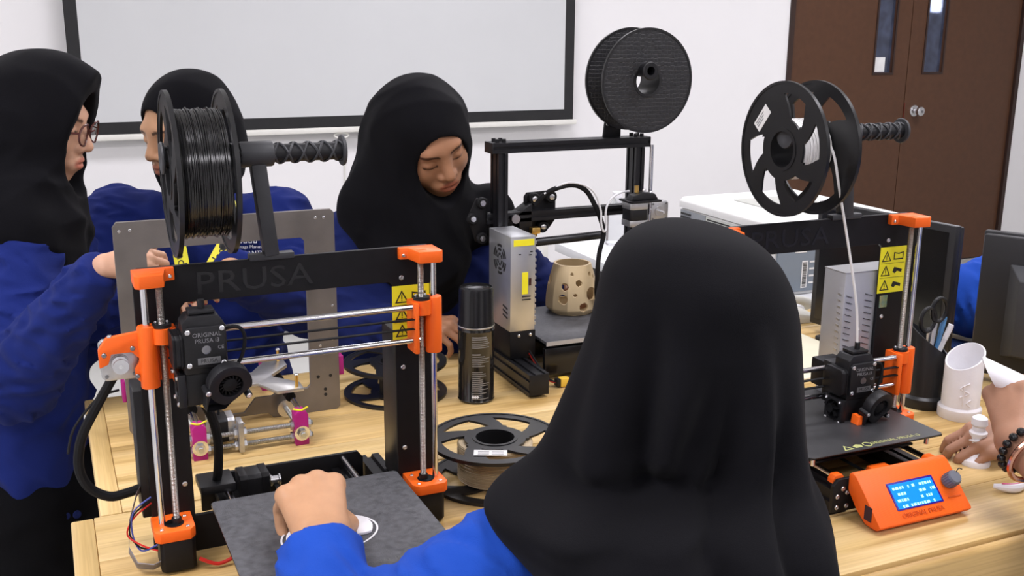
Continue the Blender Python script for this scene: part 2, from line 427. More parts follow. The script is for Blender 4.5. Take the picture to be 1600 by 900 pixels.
# ================================================================== tables
TZ = .82
PINE = [wood_mat('pine_%d' % k, c1, c2, c3, k*7.3) for k, (c1, c2, c3) in enumerate((
    ((0.72,0.515,0.235),(0.65,0.445,0.180),(0.45,0.28,0.090)),
    ((0.75,0.555,0.270),(0.67,0.475,0.20),(0.49,0.32,0.11)),
    ((0.70,0.49,0.215),(0.61,0.41,0.160),(0.42,0.255,0.080))))]
def work_table(name, label, x0, x1, y0, y1, nplank, legs):
    t = thing(name, label, 'table', (x0, y0, 0))
    w, dp = x1-x0, y1-y0
    for k in range(nplank):
        a, b = k*dp/nplank, (k+1)*dp/nplank
        B(0, w-.03, a+.0004, b-.0004, 0, .028).build('plank', PINE[(k*2+nplank) % 3], t, bevel=.0012, loc=(.03, 0, TZ-.028))
    # battens closing the plank ends
    for xx in (0, w-.0001):
        B(-dp/2, dp/2, -.0148, .0148, 0, .030).build('end_batten', PINE[1], t, bevel=.003, loc=(xx+.015 if xx == 0 else xx-.0005+.015, dp/2, TZ-.030), rot=(0,0,PI/2))
    B(.0, w+.014, -.018, -.0035, TZ-.110, TZ-.0015).build('front_rail', PINE[2], t, bevel=.007, bseg=3) if legs else None
    B(.05, w-.05, .004, .026, TZ-.115, TZ-.031).build('apron', PINE[2], t, bevel=.003)
    B(.05, w-.05, dp-.026, dp-.004, TZ-.115, TZ-.031).build('apron', PINE[2], t, bevel=.003)
    for xx in (.04, w-.09):
        B(xx, xx+.022, .03, dp-.03, TZ-.115, TZ-.031).build('apron', PINE[2], t)
        for yy in (.03, dp-.08):
            B(0, TZ-.031, -.025, .025, -.025, .025).build('leg', PINE[0], t, bevel=.003, loc=(xx+.05, yy+.025, 0), rot=(0,-PI/2,0))
    return t
work_table('work_table', 'pine plank work table nearest the camera carrying the orange printers', -.016, 1.92, .915, 1.4475, 4, 1)
work_table('work_table', 'second pine work table pushed behind the front one, under the bare aluminium frame', .022, 1.985, 1.4505, 1.950, 4, 0)
# ================================================================== filament spools
wave_mat('filament_black', (0.006,0.006,0.007), (0.02,0.02,0.022), 60, 'Z', 0.22, 0, .2, 1.0)
mat('strand_black', (0.010,0.010,0.011), 0.2, spec=.6, var=.1)
mat('strand_beige', (0.46,0.36,0.22), 0.32, var=.12, vscale=20)
mat('strand_white', (0.74,0.73,0.72), 0.35, var=.04, vscale=20)
mat('strand_brown', (0.30,0.20,0.13), 0.4, var=.1, vscale=20)
mat('spool_plastic', (0.011,0.011,0.012), 0.33, var=.15, vscale=30, spec=.5)
def hex_mat():
    m = mat('spool_hex', (0.020,0.020,0.022), 0.42, spec=.45); N = m.node_tree.nodes; Lk = m.node_tree.links
    tc = N.new('ShaderNodeTexCoord'); v = N.new('ShaderNodeTexVoronoi'); v.feature = 'DISTANCE_TO_EDGE'; v.inputs['Scale'].default_value = 130; v.inputs['Randomness'].default_value = 0.25
    Lk.new(tc.outputs['Object'], v.inputs['Vector'])
    mr = N.new('ShaderNodeMapRange'); mr.inputs[2].default_value = .12; Lk.new(v.outputs['Distance'], mr.inputs[0])
    bp = N.new('ShaderNodeBump'); bp.inputs['Strength'].default_value = .5; bp.inputs['Distance'].default_value = .001
    Lk.new(mr.outputs[0], bp.inputs['Height']); Lk.new(bp.outputs[0], N['Principled BSDF'].inputs['Normal'])
hex_mat()
def helix(r, z0, z1, pitch, wob=.0006, seg=40, rnd=None):
    turns = max(1, int((z1-z0)/pitch)); pts = []
    rnd = rnd or random.Random(3)
    for k in range(turns*seg+1):
        a = 2*PI*k/seg; f = k/(turns*seg)
        pts.append(((r+wob*math.sin(a*.37)+rnd.uniform(-.0002,.0002))*math.cos(a), (r+wob*math.sin(a*.37))*math.sin(a), z0+(z1-z0)*f+wob*.8*math.sin(a*1.3)))
    return pts
def spool(name, label, loc, rot, R=.1, w=.062, style='swirl', strand='strand_black', fr=.07, hub=.028, sticker=None, turn=0.0, nwin=6, loose=False, pitch=.00185, fill=None):
    t = thing(name, label, 'filament spool', loc, group='filament spools'); t.rotation_euler = rot
    lip = .0030
    for sgn in (-1, 1):
        z0, z1 = sgn*w/2 - .0017, sgn*w/2 + .0017
        if style == 'swirl':
            rs = [hub, hub+.006, .042] + [.046+.0355*k/14 for k in range(15)] + [R-.011, R-.004, R]
            def solid(r, a):
                if r < .046 or r > .0815: return True
                u = (a*nwin/(2*PI)) % 1.0; s_ = (r-.046)/.0355
                if fill is not None and int(a*nwin/(2*PI)) == fill: return True
                return not (.14 < u < (.74 if s_ > .15 else .66))
            wf = MB().polar(rs, 160, solid, z0, z1, warp=lambda r: sgn*(turn + (10.0*(r-.046) if r > .046 else 0.0) + (-30.0*(r-.072)**2*8 if r > .072 else 0.0)))
        else:
            rs = [hub, .05, R-.004, R]
            wf = MB().polar(rs, 72, lambda r, a: True, z0, z1)
        fl = wf.build('flange', 'spool_plastic' if style == 'swirl' else 'spool_hex', t)
        MB().lathe([(R-.0035,z0-.0010),(R+.0006,z0-.0010),(R+.0006,z1+.0010),(R-.0035,z1+.0010)], 72, closed=True).build('rim', 'spool_plastic', fl)
        MB().lathe([(hub-.001,z0-.0012),(hub+.004,z0-.0012),(hub+.004,z1+.0012),(hub-.001,z1+.0012)], 40, closed=True).build('hub_collar', 'spool_plastic', fl)
        if sticker and sticker == sgn:
            a = 2.25
            c = Vector((.066*math.cos(a), .066*math.sin(a), sgn*(w/2+.0019)))
            e = bpy.data.objects.new('sticker', None)
            st = MB().box(-.020,.020,-.009,.009,-.0002,.0002).build('sticker', 'white_paper', fl, loc=c, rot=(0,0,a+PI/2))
            for q in (-.005,-.0015,.002): MB().box(-.016,.004-q,q-.0007,q+.0007,-.0004,.0004).build('print_line', 'grey_ink', st)
    MB().lathe([(hub-.0012,-w/2),(hub+.0015,-w/2),(hub+.0015,w/2),(hub-.0012,w/2)], 40, closed=True).build('hub', 'spool_plastic', t)
    if fr > hub+.006:
        MB().lathe([(hub+.002,-w/2+.003),(fr-.0012,-w/2+.003),(fr-.0012,w/2-.003),(hub+.002,w/2-.003)], 64, closed=True).build('filament_core', strand, t)
        o = MB().tube(helix(fr-.0006, -w/2+.004, w/2-.004, pitch, rnd=random.Random(len(label))), .00090, 5).build('filament_winding', strand, t)
        if loose:
            MB().tube(helix(fr+.0004, -w/2+.006, w/2-.006, .0045, wob=.0016, seg=32, rnd=random.Random(9)), .00090, 5).build('loose_filament', strand, t)
    return t
# ================================================================== orange and black bed-slinger printers
mat('bed_sheet', (0.080,0.081,0.088), 0.5, var=.30, vscale=120, bump=.5, bscale=900, spec=.5, rvar=.12)
mat('bed_sheet_smooth', (0.030,0.030,0.032), 0.42, var=.2, vscale=18, bump=.15, bscale=700, spec=.5, rvar=.06)
mat('gold_ink', (0.42,0.44,0.16), 0.5, var=.1, vscale=80)
mat('bed_ink', (0.13,0.13,0.125), 0.6, var=.1, vscale=80)
mat('frame_ink', (0.012,0.012,0.013), 0.35, spec=.45, var=.1)
mat('lcd_blue', (0.0,0.06,0.5), 0.3, emit=(0.0,0.27,1.0), estr=1.1)
mat('lcd_text', (0.4,0.8,1.0), 0.3, emit=(0.25,0.72,1.0), estr=1.1)
mat('lcd_edge', (0.01,0.004,0.10), 0.35, emit=(0.02,0.0,0.30), estr=.6)
mat('hologram', (0.25,0.45,0.42), 0.2, 0.8, col2=(0.55,0.62,0.25), vscale=160)
mat('knob_grey', (0.14,0.15,0.18), 0.5, var=.1, vscale=60)
def mirror_poly(p, s): return [(x*s, y) for x, y in p]
def i3_printer(label, loc, rz, zx, ex, bed_y, psu, lcd, post_x, seed, bed_mat, ink, cable_loop):
    t = thing('desktop_printer', label, '3d printer', loc, rz, group='orange and black bed-slinger printers')
    # --- frame plate
    hw, H = .190, .380
    outer = [(-hw,.012),(-hw,H-.006),(-hw+.006,H),(hw-.006,H),(hw,H-.006),(hw,.012),(hw-.03,.0),(-hw+.03,.0)]
    inner = [(-.137,.050),(.137,.050),(.137,.326),(.131,.333),(-.131,.333),(-.137,.326)]
    fr = MB().prism(outer, 0, .006, 'XZ', holes=[inner]).build('frame', 'black_metal', t, bevel=.0006, bseg=1)
    text('frame_lettering', 'PRUSA', .040, 'frame_ink', fr, (-.045,-.0002,.354), (PI/2,0,0), .0003, sx=1.25)
    for x, z in ((.147,.213),(.147,.096),(-.147,.213),(-.147,.096),(.147,.338)):
        screw(fr, (x,0,z), (0,-1,0), .0034)
    # --- warning sticker on the right leg
    st = MB().box(.1335,.186,-.0008,-.0001,.252,.327).build('warning_sticker', 'yellow_sticker', fr)
    for k in range(3):
        z0 = .2565 + k*.0235
        tri = [(.1372,z0),(.1565,z0),(.14685,z0+.0175)]
        tin = [(.1400,z0+.0016),(.1537,z0+.0016),(.14685,z0+.0140)]
        MB().prism(tri, -.0011,-.0008, 'XZ', holes=[tin]).build('warning_triangle', 'ink', st)
        MB().box(.1462,.1475,-.0011,-.0008,z0+.0050,z0+.0110).build('exclamation_mark', 'ink', st)
        MB().box(.1462,.1475,-.0011,-.0008,z0+.0026,z0+.0038).build('exclamation_dot', 'ink', st)
        if k < 2: MB().box(.136,.184,-.0010,-.0008,z0+.0200,z0+.0206).build('divider_line', 'ink', st)
        if k == 2:
            MB().prism([(.1610,z0+.002),(.1805,z0+.002),(.1805,z0+.0145),(.1708,z0+.0125),(.1610,z0+.0145)], -.0011,-.0008, 'XZ',
                       holes=[[(.1625,z0+.0040),(.1790,z0+.0040),(.1790,z0+.0125),(.1708,z0+.0106),(.1625,z0+.0125)]]).build('book_symbol', 'ink', st)
        else:
            MB().prism([(.1610,z0+.006),(.166,z0+.003),(.1700,z0+.007),(.1790,z0+.004),(.1800,z0+.009),(.1700,z0+.012),(.1640,z0+.0135)], -.0011,-.0008, 'XZ').build('hand_symbol', 'ink', st)
    if seed == 2: MB().box(.1400,.1560,-.0008,-.0001,.228,.248).build('hologram_sticker', 'hologram', fr)
    # --- z axes
    for s, side in ((-1,'left'),(1,'right')):
        zb = MB().prism(mirror_poly([(.143,0),(.143,-.044),(.150,-.053),(.186,-.053),(.192,-.047),(.192,0)], s), .0445, .0585, 'XY').build('z_bracket', 'orange_plastic', t, bevel=.0012)
        for px_, py_ in ((.152,-.044),(.183,-.044),(.152,-.014)): screw(zb, (s*px_,py_,.0585), (0,0,1), .0026, h=.0016)
        MB().cyl((s*.1665,-.030,.0586),(s*.1665,-.030,.0596),.0115,n=20).build('bearing_recess', 'black_plastic', zb)
        MB().prism(mirror_poly([(.1445,-.005),(.1445,-.047),(.149,-.0515),(.1825,-.0515),(.187,-.047),(.187,-.005)], s), .004, .0440, 'XY').build('z_motor', 'black_metal', t, bevel=.0012)
        zt = MB().prism(mirror_poly([(.142,0),(.142,-.009),(.153,-.011),(.158,-.042),(.186,-.045),(.191,-.040),(.191,0)], s), .3645, .3800, 'XY').build('z_top_cap', 'orange_plastic', t, bevel=.0012)
        screw(zt, (s*.1475,-.0095,.370), (0,-1,0), .0024)
        MB().box(*(sorted((s*.160,s*.172))), -.030,-.026,.3797,.3803).build('slot', 'orange_plastic', zt)
        MB().cyl((s*.1806,-.030,.050),(s*.1806,-.030,.372),.0040,n=14).build('smooth_rod', 'chrome', t)
        MB().cyl((s*.1633,-.030,.046),(s*.1633,-.030,.370),.0040,n=14).build('lead_screw', 'threaded', t)
        MB().cyl((s*.1633,-.030,.0590),(s*.1633,-.030,.066),.0062,n=14).build('coupler', 'black_plastic', zb)
    # --- x axis: right end
    def xend(s):
        e = MB().prism(mirror_poly([(.148,-.016),(.148,-.046),(.150,-.049),(.1545,-.049),(.1545,-.022),(.188,-.022),(.188,-.016)], s), zx, zx+.068, 'XY').build('x_end', 'orange_plastic', t, bevel=.001)
        MB().lathe([(.0042,0),(.0108,0),(.0112,.002),(.0112,.074),(.0106,.076),(.0042,.076)], 24, (s*.1806,-.030,zx-.004), closed=True).build('bearing_sleeve', 'orange_plastic', e)
        MB().lathe([(.0044,0),(.0122,0),(.0122,.019),(.0044,.019)], 24, (s*.1633,-.034,zx+.0505), closed=True).build('nut_seat', 'orange_plastic', e)
        nut = MB().lathe([(.0042,0),(.0112,0),(.0112,.0042),(.0042,.0042)], 20, (s*.1633,-.0325,zx+.0696), closed=True).build('lead_nut', 'black_plastic', e)
        for a in (.7, 2.4): screw(nut, (s*.1633+.0085*math.cos(a),-.0325+.0085*math.sin(a)-.001,zx+.0738), (0,0,1), .0019, h=.0022)
        return e
    xr = xend(1); xl = xend(-1)
    # left end carries the motor
    mz = zx+.028
    brk = [(-.236,mz-.002),(-.236,mz+.020),(-.226,mz+.034),(-.170,mz+.040),(-.170,mz-.020),(-.192,mz-.024),(-.197,mz-.018),(-.197,mz-.008),(-.190,mz+.004),(-.199,mz+.014),(-.222,mz+.014),(-.226,mz+.002)]
    bk = MB().prism(brk, -.032, -.023, 'XZ').build('motor_bracket', 'orange_plastic', xl, bevel=.001)
    for x, z in ((-.230,mz+.014),(-.198,mz+.019),(-.195,mz-.016)): screw(bk, (x,-.032,z), (0,-1,0), .0030, 'steel_dark')
    screw(bk, (-.222,-.028,mz+.034), (0,0,1), .003, h=.003)
    nm = nema(xl, (-.2130,-.0225,mz), '-y')
    MB().lathe([(.003,0),(.0095,0),(.0095,.002),(.0065,.003),(.0065,.011),(.009,.012),(.009,.014),(.003,.014)], 20, (-.2130,-.026,mz), (0,-1,0)).build('pulley', 'steel', xl)
    # --- x rods, belt
    for nm_, dz in (('x_rod', .017), ('x_rod', .062)):
        MB().cyl((-.158,-.040,zx+dz),(.158,-.040,zx+dz),.0040,n=14).build(nm_, 'chrome', t)
    for dz in (.034,.047):
        MB().box(-.160,.156,-.0475,-.0415,zx+dz-.0007,zx+dz+.0007).build('x_belt', 'black_rubber', t)
    # --- extruder
    E_ = bpy.data.objects.new('extruder', None); COL.objects.link(E_); E_.parent = t; E_.location = (ex, -.040, zx)
    MB().box(-.026,.026,-.012,.012,.006,.072).build('x_carriage', 'black_plastic', E_, bevel=.002)
    MB().prism([(-.025,.022),(.025,.022),(.025,.078),(.016,.092),(-.018,.092),(-.025,.084)], -.044,-.0125, 'XZ').build('extruder_body', 'black_plastic', E_, bevel=.0018)
    cv = MB().prism([(-.0235,.030),(.0235,.030),(.0235,.076),(.0195,.080),(-.0195,.080),(-.0235,.076)], -.0485,-.0442, 'XZ').build('front_cover', 'black_plastic', E_, bevel=.001)
    for x, z in ((-.0195,.0745),(.0195,.0765),(-.0195,.0345),(.0195,.0345)): screw(cv, (x,-.0485,z), (0,-1,0), .0032)
    text('cover_lettering', 'ORIGINAL', .0072, 'grey_ink', cv, (.002,-.0486,.0700), (PI/2,0,0), .0001)
    text('cover_lettering', 'PRUSA i3', .0072, 'grey_ink', cv, (.002,-.0486,.0628), (PI/2,0,0), .0001)
    MB().lathe([(0,0),(.0052,0),(.0052,.0008),(.0036,.0012),(0,.0006)], 18, (.0005,-.0485,.0520), (0,-1,0)).build('tension_cap', 'steel_dark', cv)
    pl = MB().box(-.010,.016,-.0489,-.0485,.0345,.0425).build('name_plate', mat('plate_grey', (.17,.17,.175), .4, .5, var=.1), cv)
    text('name_plate_lettering', 'PRUSA', .0066, 'ink', pl, (.003,-.0490,.0385), (PI/2,0,0), .0001)
    text('cover_mark', 'CE', .006, 'grey_ink', cv, (.0170,-.0486,.0535), (PI/2,0,0), .0001)
    MB().box(-.016,.014,-.040,-.016,.0925,.0975).build('idler_lid', 'black_plastic', E_, bevel=.0015)
    MB().cyl((.000,-.030,.097),(.000,-.030,.108),.0042,n=12).build('filament_inlet', 'black_plastic', E_)
    em = nema(E_, (-.0245,-.024,.050), 'x', L=.012, name='extruder_motor', ends='black_metal')
    MB().box(-.0215,.0215,.0125,.046,.022,.066).build('extruder_motor_block', 'black_metal', E_, bevel=.003)
    hb = MB().prism([(-.024,-.018),(.010,-.018),(.018,-.006),(.018,.0215),(-.024,.0215)], -.040,-.0125, 'XZ').build('hotend_housing', 'black_plastic', E_, bevel=.0015)
    # hotend fan on the left side: frame with round opening and blades
    ring = [(-.034+.0155*math.cos(a), .003+.0155*math.sin(a)) for a in [2*PI*k/20 for k in range(20)]]
    fn = MB().prism([(-.053,-.017),(-.015,-.017),(-.015,.023),(-.053,.023)], -.0335,-.0245, 'YZ', holes=[ring]).build('hotend_fan', 'black_plastic', E_, bevel=.0008, loc=(0,.008,0))
    MB().cyl((-.0330,-.026,.003),(-.0250,-.026,.003),.0070,n=16).build('fan_hub', 'black_rubber', fn)
    for k in range(7):
        a = 2*PI*k/7
        MB().bar((-.0290,-.026+.006*math.cos(a)-.008+.008,.003+.006*math.sin(a)),(-.0290,-.026+.0150*math.cos(a+.3),.003+.0150*math.sin(a+.3)),.0012,.006,(1,0,0)).build('fan_blade', 'black_rubber', fn)
    for y, z in ((-.049,-.013),(-.019,-.013),(-.049,.019),(-.019,.019)): screw(fn, (-.0335,y,z), (-1,0,0), .0026)
    # blower: tilted round part-cooling fan in front
    bl = bpy.data.objects.new('part_fan', None); COL.objects.link(bl); bl.parent = E_
    bl.location = (.022, -.060, .012); bl.rotation_euler = (math.radians(104), 0, math.radians(8))
    rr = .0255
    sn = [(rr*math.cos(a), rr*math.sin(a)) for a in [PI*2*k/36 - .2 for k in range(28)]] + [(-.0285,-.002),(-.0285,-.030),(-.006,-.030),(.000,-.0235)]
    shp = [(x,y) for x,y in sn]
    MB().prism(shp, -.0075, .0075, 'XY', holes=[[(.0145*math.cos(-a), .0145*math.sin(-a)) for a in [2*PI*k/24 for k in range(24)]]]).build('blower_housing', 'black_plastic', bl, bevel=.0012)
    MB().prism([(x*.97,y*.97) for x,y in shp], -.0070, -.0050, 'XY').build('blower_back', 'black_plastic', bl)
    MB().lathe([(0,-.004),(.0085,-.004),(.0085,.0050),(.006,.0062),(0,.0064)], 20).build('impeller_hub', 'black_rubber', bl)
    for k in range(15):
        a = 2*PI*k/15
        MB().bar((.0105*math.cos(a),.0105*math.sin(a),-.0045),(.0105*math.cos(a),.0105*math.sin(a),.0055),.0009,.0050,(math.cos(a+.5),math.sin(a+.5),0)).build('impeller_blade', 'black_rubber', bl)
    for p in ((-.0265,-.005,.0076),(.022,-.017,.0076)):
        MB().cyl((p[0],p[1],-.0076),(p[0],p[1],.0076),.0042,n=12).build('lug', 'black_plastic', bl)
        screw(bl, p, (0,0,1), .0033)
    if seed == 2:
        MB().prism([(-.026,-.022),(.004,-.026),(.010,-.019),(-.004,-.012),(-.006,.001),(-.013,.001),(-.015,-.014),(-.026,-.017)], -.062,-.046, 'XZ').build('fan_nozzle', 'orange_plastic', E_, bevel=.001)
    MB().lathe([(.0006,-.034),(.0022,-.031),(.0035,-.030),(.0035,-.026),(.0078,-.026),(.0078,-.018)], 12, (0,-.020,0)).build('nozzle', 'brass', E_)
    MB().tube([(.024,-.030,.070),(.040,-.036,.072),(.047,-.036,.060),(.044,-.036,.040),(.036,-.036,.026),(.022,-.032,.020)], .0022, 8).build('fan_cable', 'black_rubber', E_)
    # --- y axis base
    for s in (-1, 1):
        pr_ = [(s*.083-.015,.008),(s*.083+.015,.008),(s*.083+.015,.019),(s*.083+.011,.021),(s*.083+.011,.025),(s*.083+.015,.027),(s*.083+.015,.038),(s*.083+.004,.038),(s*.083+.002,.034),(s*.083-.002,.034),(s*.083-.004,.038),(s*.083-.015,.038),(s*.083-.015,.027),(s*.083-.011,.025),(s*.083-.011,.021),(s*.083-.015,.019)]
        MB().prism(pr_, -.196, .0995, 'XZ').build('base_rail', 'black_metal', t)
        MB().cyl((s*.085,-.192,.0520),(s*.085,.0985,.0520),.0040,n=12).build('y_rod', 'chrome', t)
        for y in (-.184,.088): MB().box(s*.083-.014,s*.083+.014,y-.012,y+.012,.0,.008).build('rubber_foot', 'black_rubber', t)
        for y in (-.1885,):
            MB().prism([(s*.085-.010,.046),(s*.085+.010,.046),(s*.085+.010,.052),(s*.085+.006,.058),(s*.085-.006,.058),(s*.085-.010,.052)], y-.006, y+.006, 'XZ').build('rod_holder', 'orange_plastic', t, bevel=.001)
    fp = MB().prism([(-.101,.006),(.101,.006),(.101,.046),(.092,.055),(-.092,.055),(-.101,.046)], -.203,-.197, 'XZ').build('front_plate', 'black_metal', t, bevel=.0006)
    for x, z in ((-.093,.030),(-.093,.014),(-.076,.034),(-.076,.014),(-.084,.041),(.093,.030),(.076,.034),(.093,.014),(.076,.014),(.084,.041),(0,.047)):
        screw(fp, (x,-.203,z), (0,-1,0), .0036)
    bp_ = MB().prism([(-.116,.006),(.116,.006),(.116,.048),(.108,.058),(-.108,.058),(-.116,.048)], .100,.106, 'XZ').build('rear_plate', 'black_metal', t, bevel=.0006)
    ym = nema(t, (-.030,.072,.048), 'x', L=.040, name='y_motor', ends='black_metal')
    MB().lathe([(.003,0),(.008,0),(.008,.002),(.006,.003),(.006,.011),(.008,.012),(.008,.014),(.003,.014)], 18, (-.026,.072,.048), (1,0,0)).build('y_pulley', 'steel', t)
    MB().box(-.022,-.016,-.180,.072,.0425,.0440).build('y_belt', 'black_rubber', t)
    MB().prism([(-.020,.040),(.020,.040),(.016,.052),(-.016,.052)], -.1955,-.172, 'XZ').build('belt_idler', 'orange_plastic', t, bevel=.0015)
    MB().box(-.090,.090,bed_y-.215,bed_y-.03,.058,.062).build('y_carriage', 'black_metal', t, bevel=.001)
    hb = MB().box(-.122,.122,bed_y-.238,bed_y-.004,.0765,.0795).build('heated_bed', 'black_gloss', t, bevel=.0006)
    for x in (-.105, .105):
        for y in (bed_y-.225, bed_y-.115, bed_y-.012): screw(t, (x,y,.0622), (0,0,1), .0032, h=.0142, name='bed_standoff')
    sh = MB().prism([(-.122,bed_y-.236),(-.116,bed_y-.241),(.116,bed_y-.241),(.122,bed_y-.236),(.122,bed_y-.004),(.118,bed_y),(-.118,bed_y),(-.122,bed_y-.004)], .0797, .0812, 'XY').build('steel_sheet', bed_mat, t, bevel=.0004, bseg=1)
    text('sheet_lettering', 'ORIGINAL PRUSA i3', .0105, ink, sh, (.040,bed_y-.229,.0813), (0,0,0), .0001)
    if seed == 2:
        MB().prism([(-.058,bed_y-.236),(-.040,bed_y-.236),(-.049,bed_y-.221)], .0812,.08135,'XY', holes=[[(-.0545,bed_y-.2343),(-.0435,bed_y-.2343),(-.049,bed_y-.2250)]]).build('hot_surface_mark', ink, sh)
        MB().prism([(-.036,bed_y-.234),(-.024,bed_y-.234),(-.022,bed_y-.227),(-.029,bed_y-.223),(-.038,bed_y-.228)], .0812,.08135,'XY').build('hand_mark', ink, sh)
        MB().prism([(-.012+.0075*math.cos(a), bed_y-.229+.0075*math.sin(a)) for a in [2*PI*k/18 for k in range(18)]], .0812,.08135,'XY',
                   holes=[[(-.012+.0055*math.cos(-a), bed_y-.229+.0055*math.sin(-a)) for a in [2*PI*k/18 for k in range(18)]]]).build('round_mark', ink, sh)
    if seed == 1: MB().prism([(.118,.008),(.148,.008),(.148,.038),(.138,.038),(.136,.033),(.130,.033),(.128,.038),(.118,.038)], .008, .128, 'XZ').build('rear_rail', 'black_metal', t)
    # --- power supply and electronics on the back of the legs
    if psu == 'black':
        p = MB().box(.140,.188,.0065,.0700,.040,.2600).build('power_supply', 'black_sheen', t, bevel=.0012)
    else:
        x0, x1, y0, y1, z0, z1 = .074,.186,.0065,.056,.075,.288
        p = MB().box(x0,x1,y0,y1,z0,z1).build('power_supply', 'psu_front', t, bevel=.0012)
        MB().box(x0-.0005,x1+.0005,y0-.0006,y1+.0006,z1+.0002,z1+.0016).build('top_cover', 'psu_silver', p)
        for k in range(17):
            z = z0+.014+k*.0102
            MB().bar((x0+.004,y0-.0004,z),(x0+.016,y0-.0004,z-.004),.0008,.0034,(0,1,0)).build('vent_slot', 'ink', p)
            MB().bar((x0+.042,y0-.0004,z),(x0+.056,y0-.0004,z-.004),.0008,.0034,(0,1,0)).build('vent_slot', 'ink', p)
            MB().bar((x0-.0004,y0+.006,z),(x0-.0004,y0+.014,z+.001),.0034,.0008,(1,0,0)).build('louvre', 'psu_silver', p)
        screw(p, (x0+.034,y0,z0+.120), (0,-1,0), .003)
    MB().box(-.200,-.142,.0065,.060,.055,.225).build('electronics_box', 'black_plastic', t, bevel=.002)
    # --- spool holder: post and two lattice arms
    sh_ = bpy.data.objects.new('spool_holder', None); COL.objects.link(sh_); sh_.parent = t; sh_.location = (post_x, .003, .380)
    MB().box(-.028,.028,-.007,.007,-.002,.006).build('holder_clip', 'dark_grey_plastic', sh_, bevel=.001)
    MB().bar((0,0,.004),(-.011,0,.118),.018,.020,(0,1,0)).build('post', 'dark_grey_plastic', sh_, bevel=.001)
    zc = .130
    MB().lathe([(.0150,-.020),(.0158,-.018),(.0158,.018),(.0150,.020)], 16, (-.012,0,zc), (1,0,0)).build('arm_hub', 'dark_grey_plastic', sh_)
    for s, L in ((-1,.110),(1,.108)):
        a0 = -.012 + s*.019; a1 = -.012 + s*L
        arm = MB().cyl((a0,0,zc),(a1,0,zc),.0112,n=16).build('arm', 'black_plastic', sh_)
        MB().lathe([(.0112,-.002),(.0185,-.002),(.0195,0),(.0185,.002),(.010,.0025),(.007,.001)], 24, (a1,0,zc), (s,0,0)).build('end_flange', 'dark_grey_plastic', arm)
        nr = 6
        for hnd in (1,-1):
            for ph in (0, PI):
                pts = [(a0+(a1-a0)*k/48, .0122*math.cos(hnd*3.0*PI*k/48*1.6+ph), zc+.0122*math.sin(hnd*3.0*PI*k/48*1.6+ph)) for k in range(49)]
                MB().tube(pts, .0016, 5).build('lattice_rib', 'dark_grey_plastic', arm)
    # --- control panel
    if lcd:
        q = bpy.data.objects.new('control_panel', None); COL.objects.link(q); q.parent = t; q.location = (.005, -.204, 0)
        prof = [(-.062,.0035),(-.070,.011),(-.0165,.0640),(-.008,.0680),(-.001,.0640),(-.001,.040),(-.020,.018),(-.040,.0035)]
        bd = MB().prism(prof, -.083, .083, 'YZ').build('panel_case', 'orange_plastic', q, bevel=.003)
        fa = bpy.data.objects.new('screen_face', None); COL.objects.link(fa); fa.parent = q
        th = math.atan2(.0640-.011, .070-.0165)
        fa.location = (0, -.0433, .0375); fa.rotation_euler = (th, 0, 0)
        B(-.0420,.0400,-.0195,.0205,-.004,.0012).build('screen_bezel', 'lcd_edge', fa, bevel=.0005)
        sc_ = B(-.0395,.0365,-.0175,.0175,.0010,.0017).build('screen', 'lcd_blue', fa)
        rnd = random.Random(11)
        for r in range(4):
            x = -.036
            while x < .032:
                w_ = rnd.uniform(.0018,.0055)
                if rnd.random() < .72 and not (r in (1,2) and -.010 < x < .004): MB().box(x,x+w_,.0110-r*.0088-.0018,.0110-r*.0088+.0020,.0017,.0019).build('screen_text', 'lcd_text', sc_)
                x += w_+.0016
        text('panel_lettering', 'ORIGINAL PRUSA', .0095, mat('orange_dark', (.62,.085,.006), .5, var=.05), fa, (-.002,-.0278,.0012), (0,0,0), .0003)
        kb = MB().lathe([(0,.019),(.0085,.019),(.0098,.017)] + [(.0100,.016),(.0104,.0),(0,0)], 24, (.0620,.006,.0012), (0,0,1)).build('knob', 'knob_grey', fa)
        for k in range(18):
            a = 2*PI*k/18
            MB().cyl((.0620+.0103*math.cos(a),.006+.0103*math.sin(a),.003),(.0620+.0100*math.cos(a),.006+.0100*math.sin(a),.0175),.0010,n=5).build('knurl', 'knob_grey', kb)
        MB().tube([(.0660,.012,.0205),(.0720,.016,.0215),(.0780,.014,.0205)], .0008, 5).build('knob_pointer', 'ink', kb)
        B(.050,.074,-.0165,-.0150,.0008,.0014).build('reset_slot', 'orange_dark', fa)
        B(-.0836,-.0828,-.052,-.038,.012,.033).build('card_slot', mat('slot_purple', (.035,.008,.030), .5, var=.1), q)
    # --- cables
    if cable_loop:
        MB().tube([(-.213,.004,mz-.012),(-.222,.010,mz-.030),(-.243,.020,.205),(-.262,.030,.165),(-.268,.035,.125),(-.258,.038,.095),(-.236,.040,.078),(-.214,.042,.078),(-.196,.042,.082)], .0062, 10).build('motor_cable', 'black_rubber', t)
        MB().tube([(-.146,.014,.225),(-.126,.016,.212),(-.108,.020,.180),(-.099,.030,.140),(-.098,.045,.095),(-.100,.058,.066)], .0062, 10).build('extruder_cable', 'black_rubber', t)
        MB().box(-.124,-.078,.036,.086,.0580,.0700).build('cable_clamp', 'black_plastic', t, bevel=.002)
        # grey ribbon and thin wires hanging at the left foot
        pts = [(-.192,.020,.100),(-.206,.004,.088),(-.218,-.012,.060),(-.222,-.026,.030),(-.214,-.036,.012),(-.196,-.044,.010),(-.188,-.050,.016)]
        v = []; 
        for k, p in enumerate(pts): v += [(p[0],p[1]-.004,p[2]+.007),(p[0],p[1]+.010,p[2]-.007)]
        f = [(2*k,2*k+1,2*k+3,2*k+2) for k in range(len(pts)-1)]
        n0 = len(v); v += [(a+.0008,b+.0004,c+.0008) for a,b,c in v]
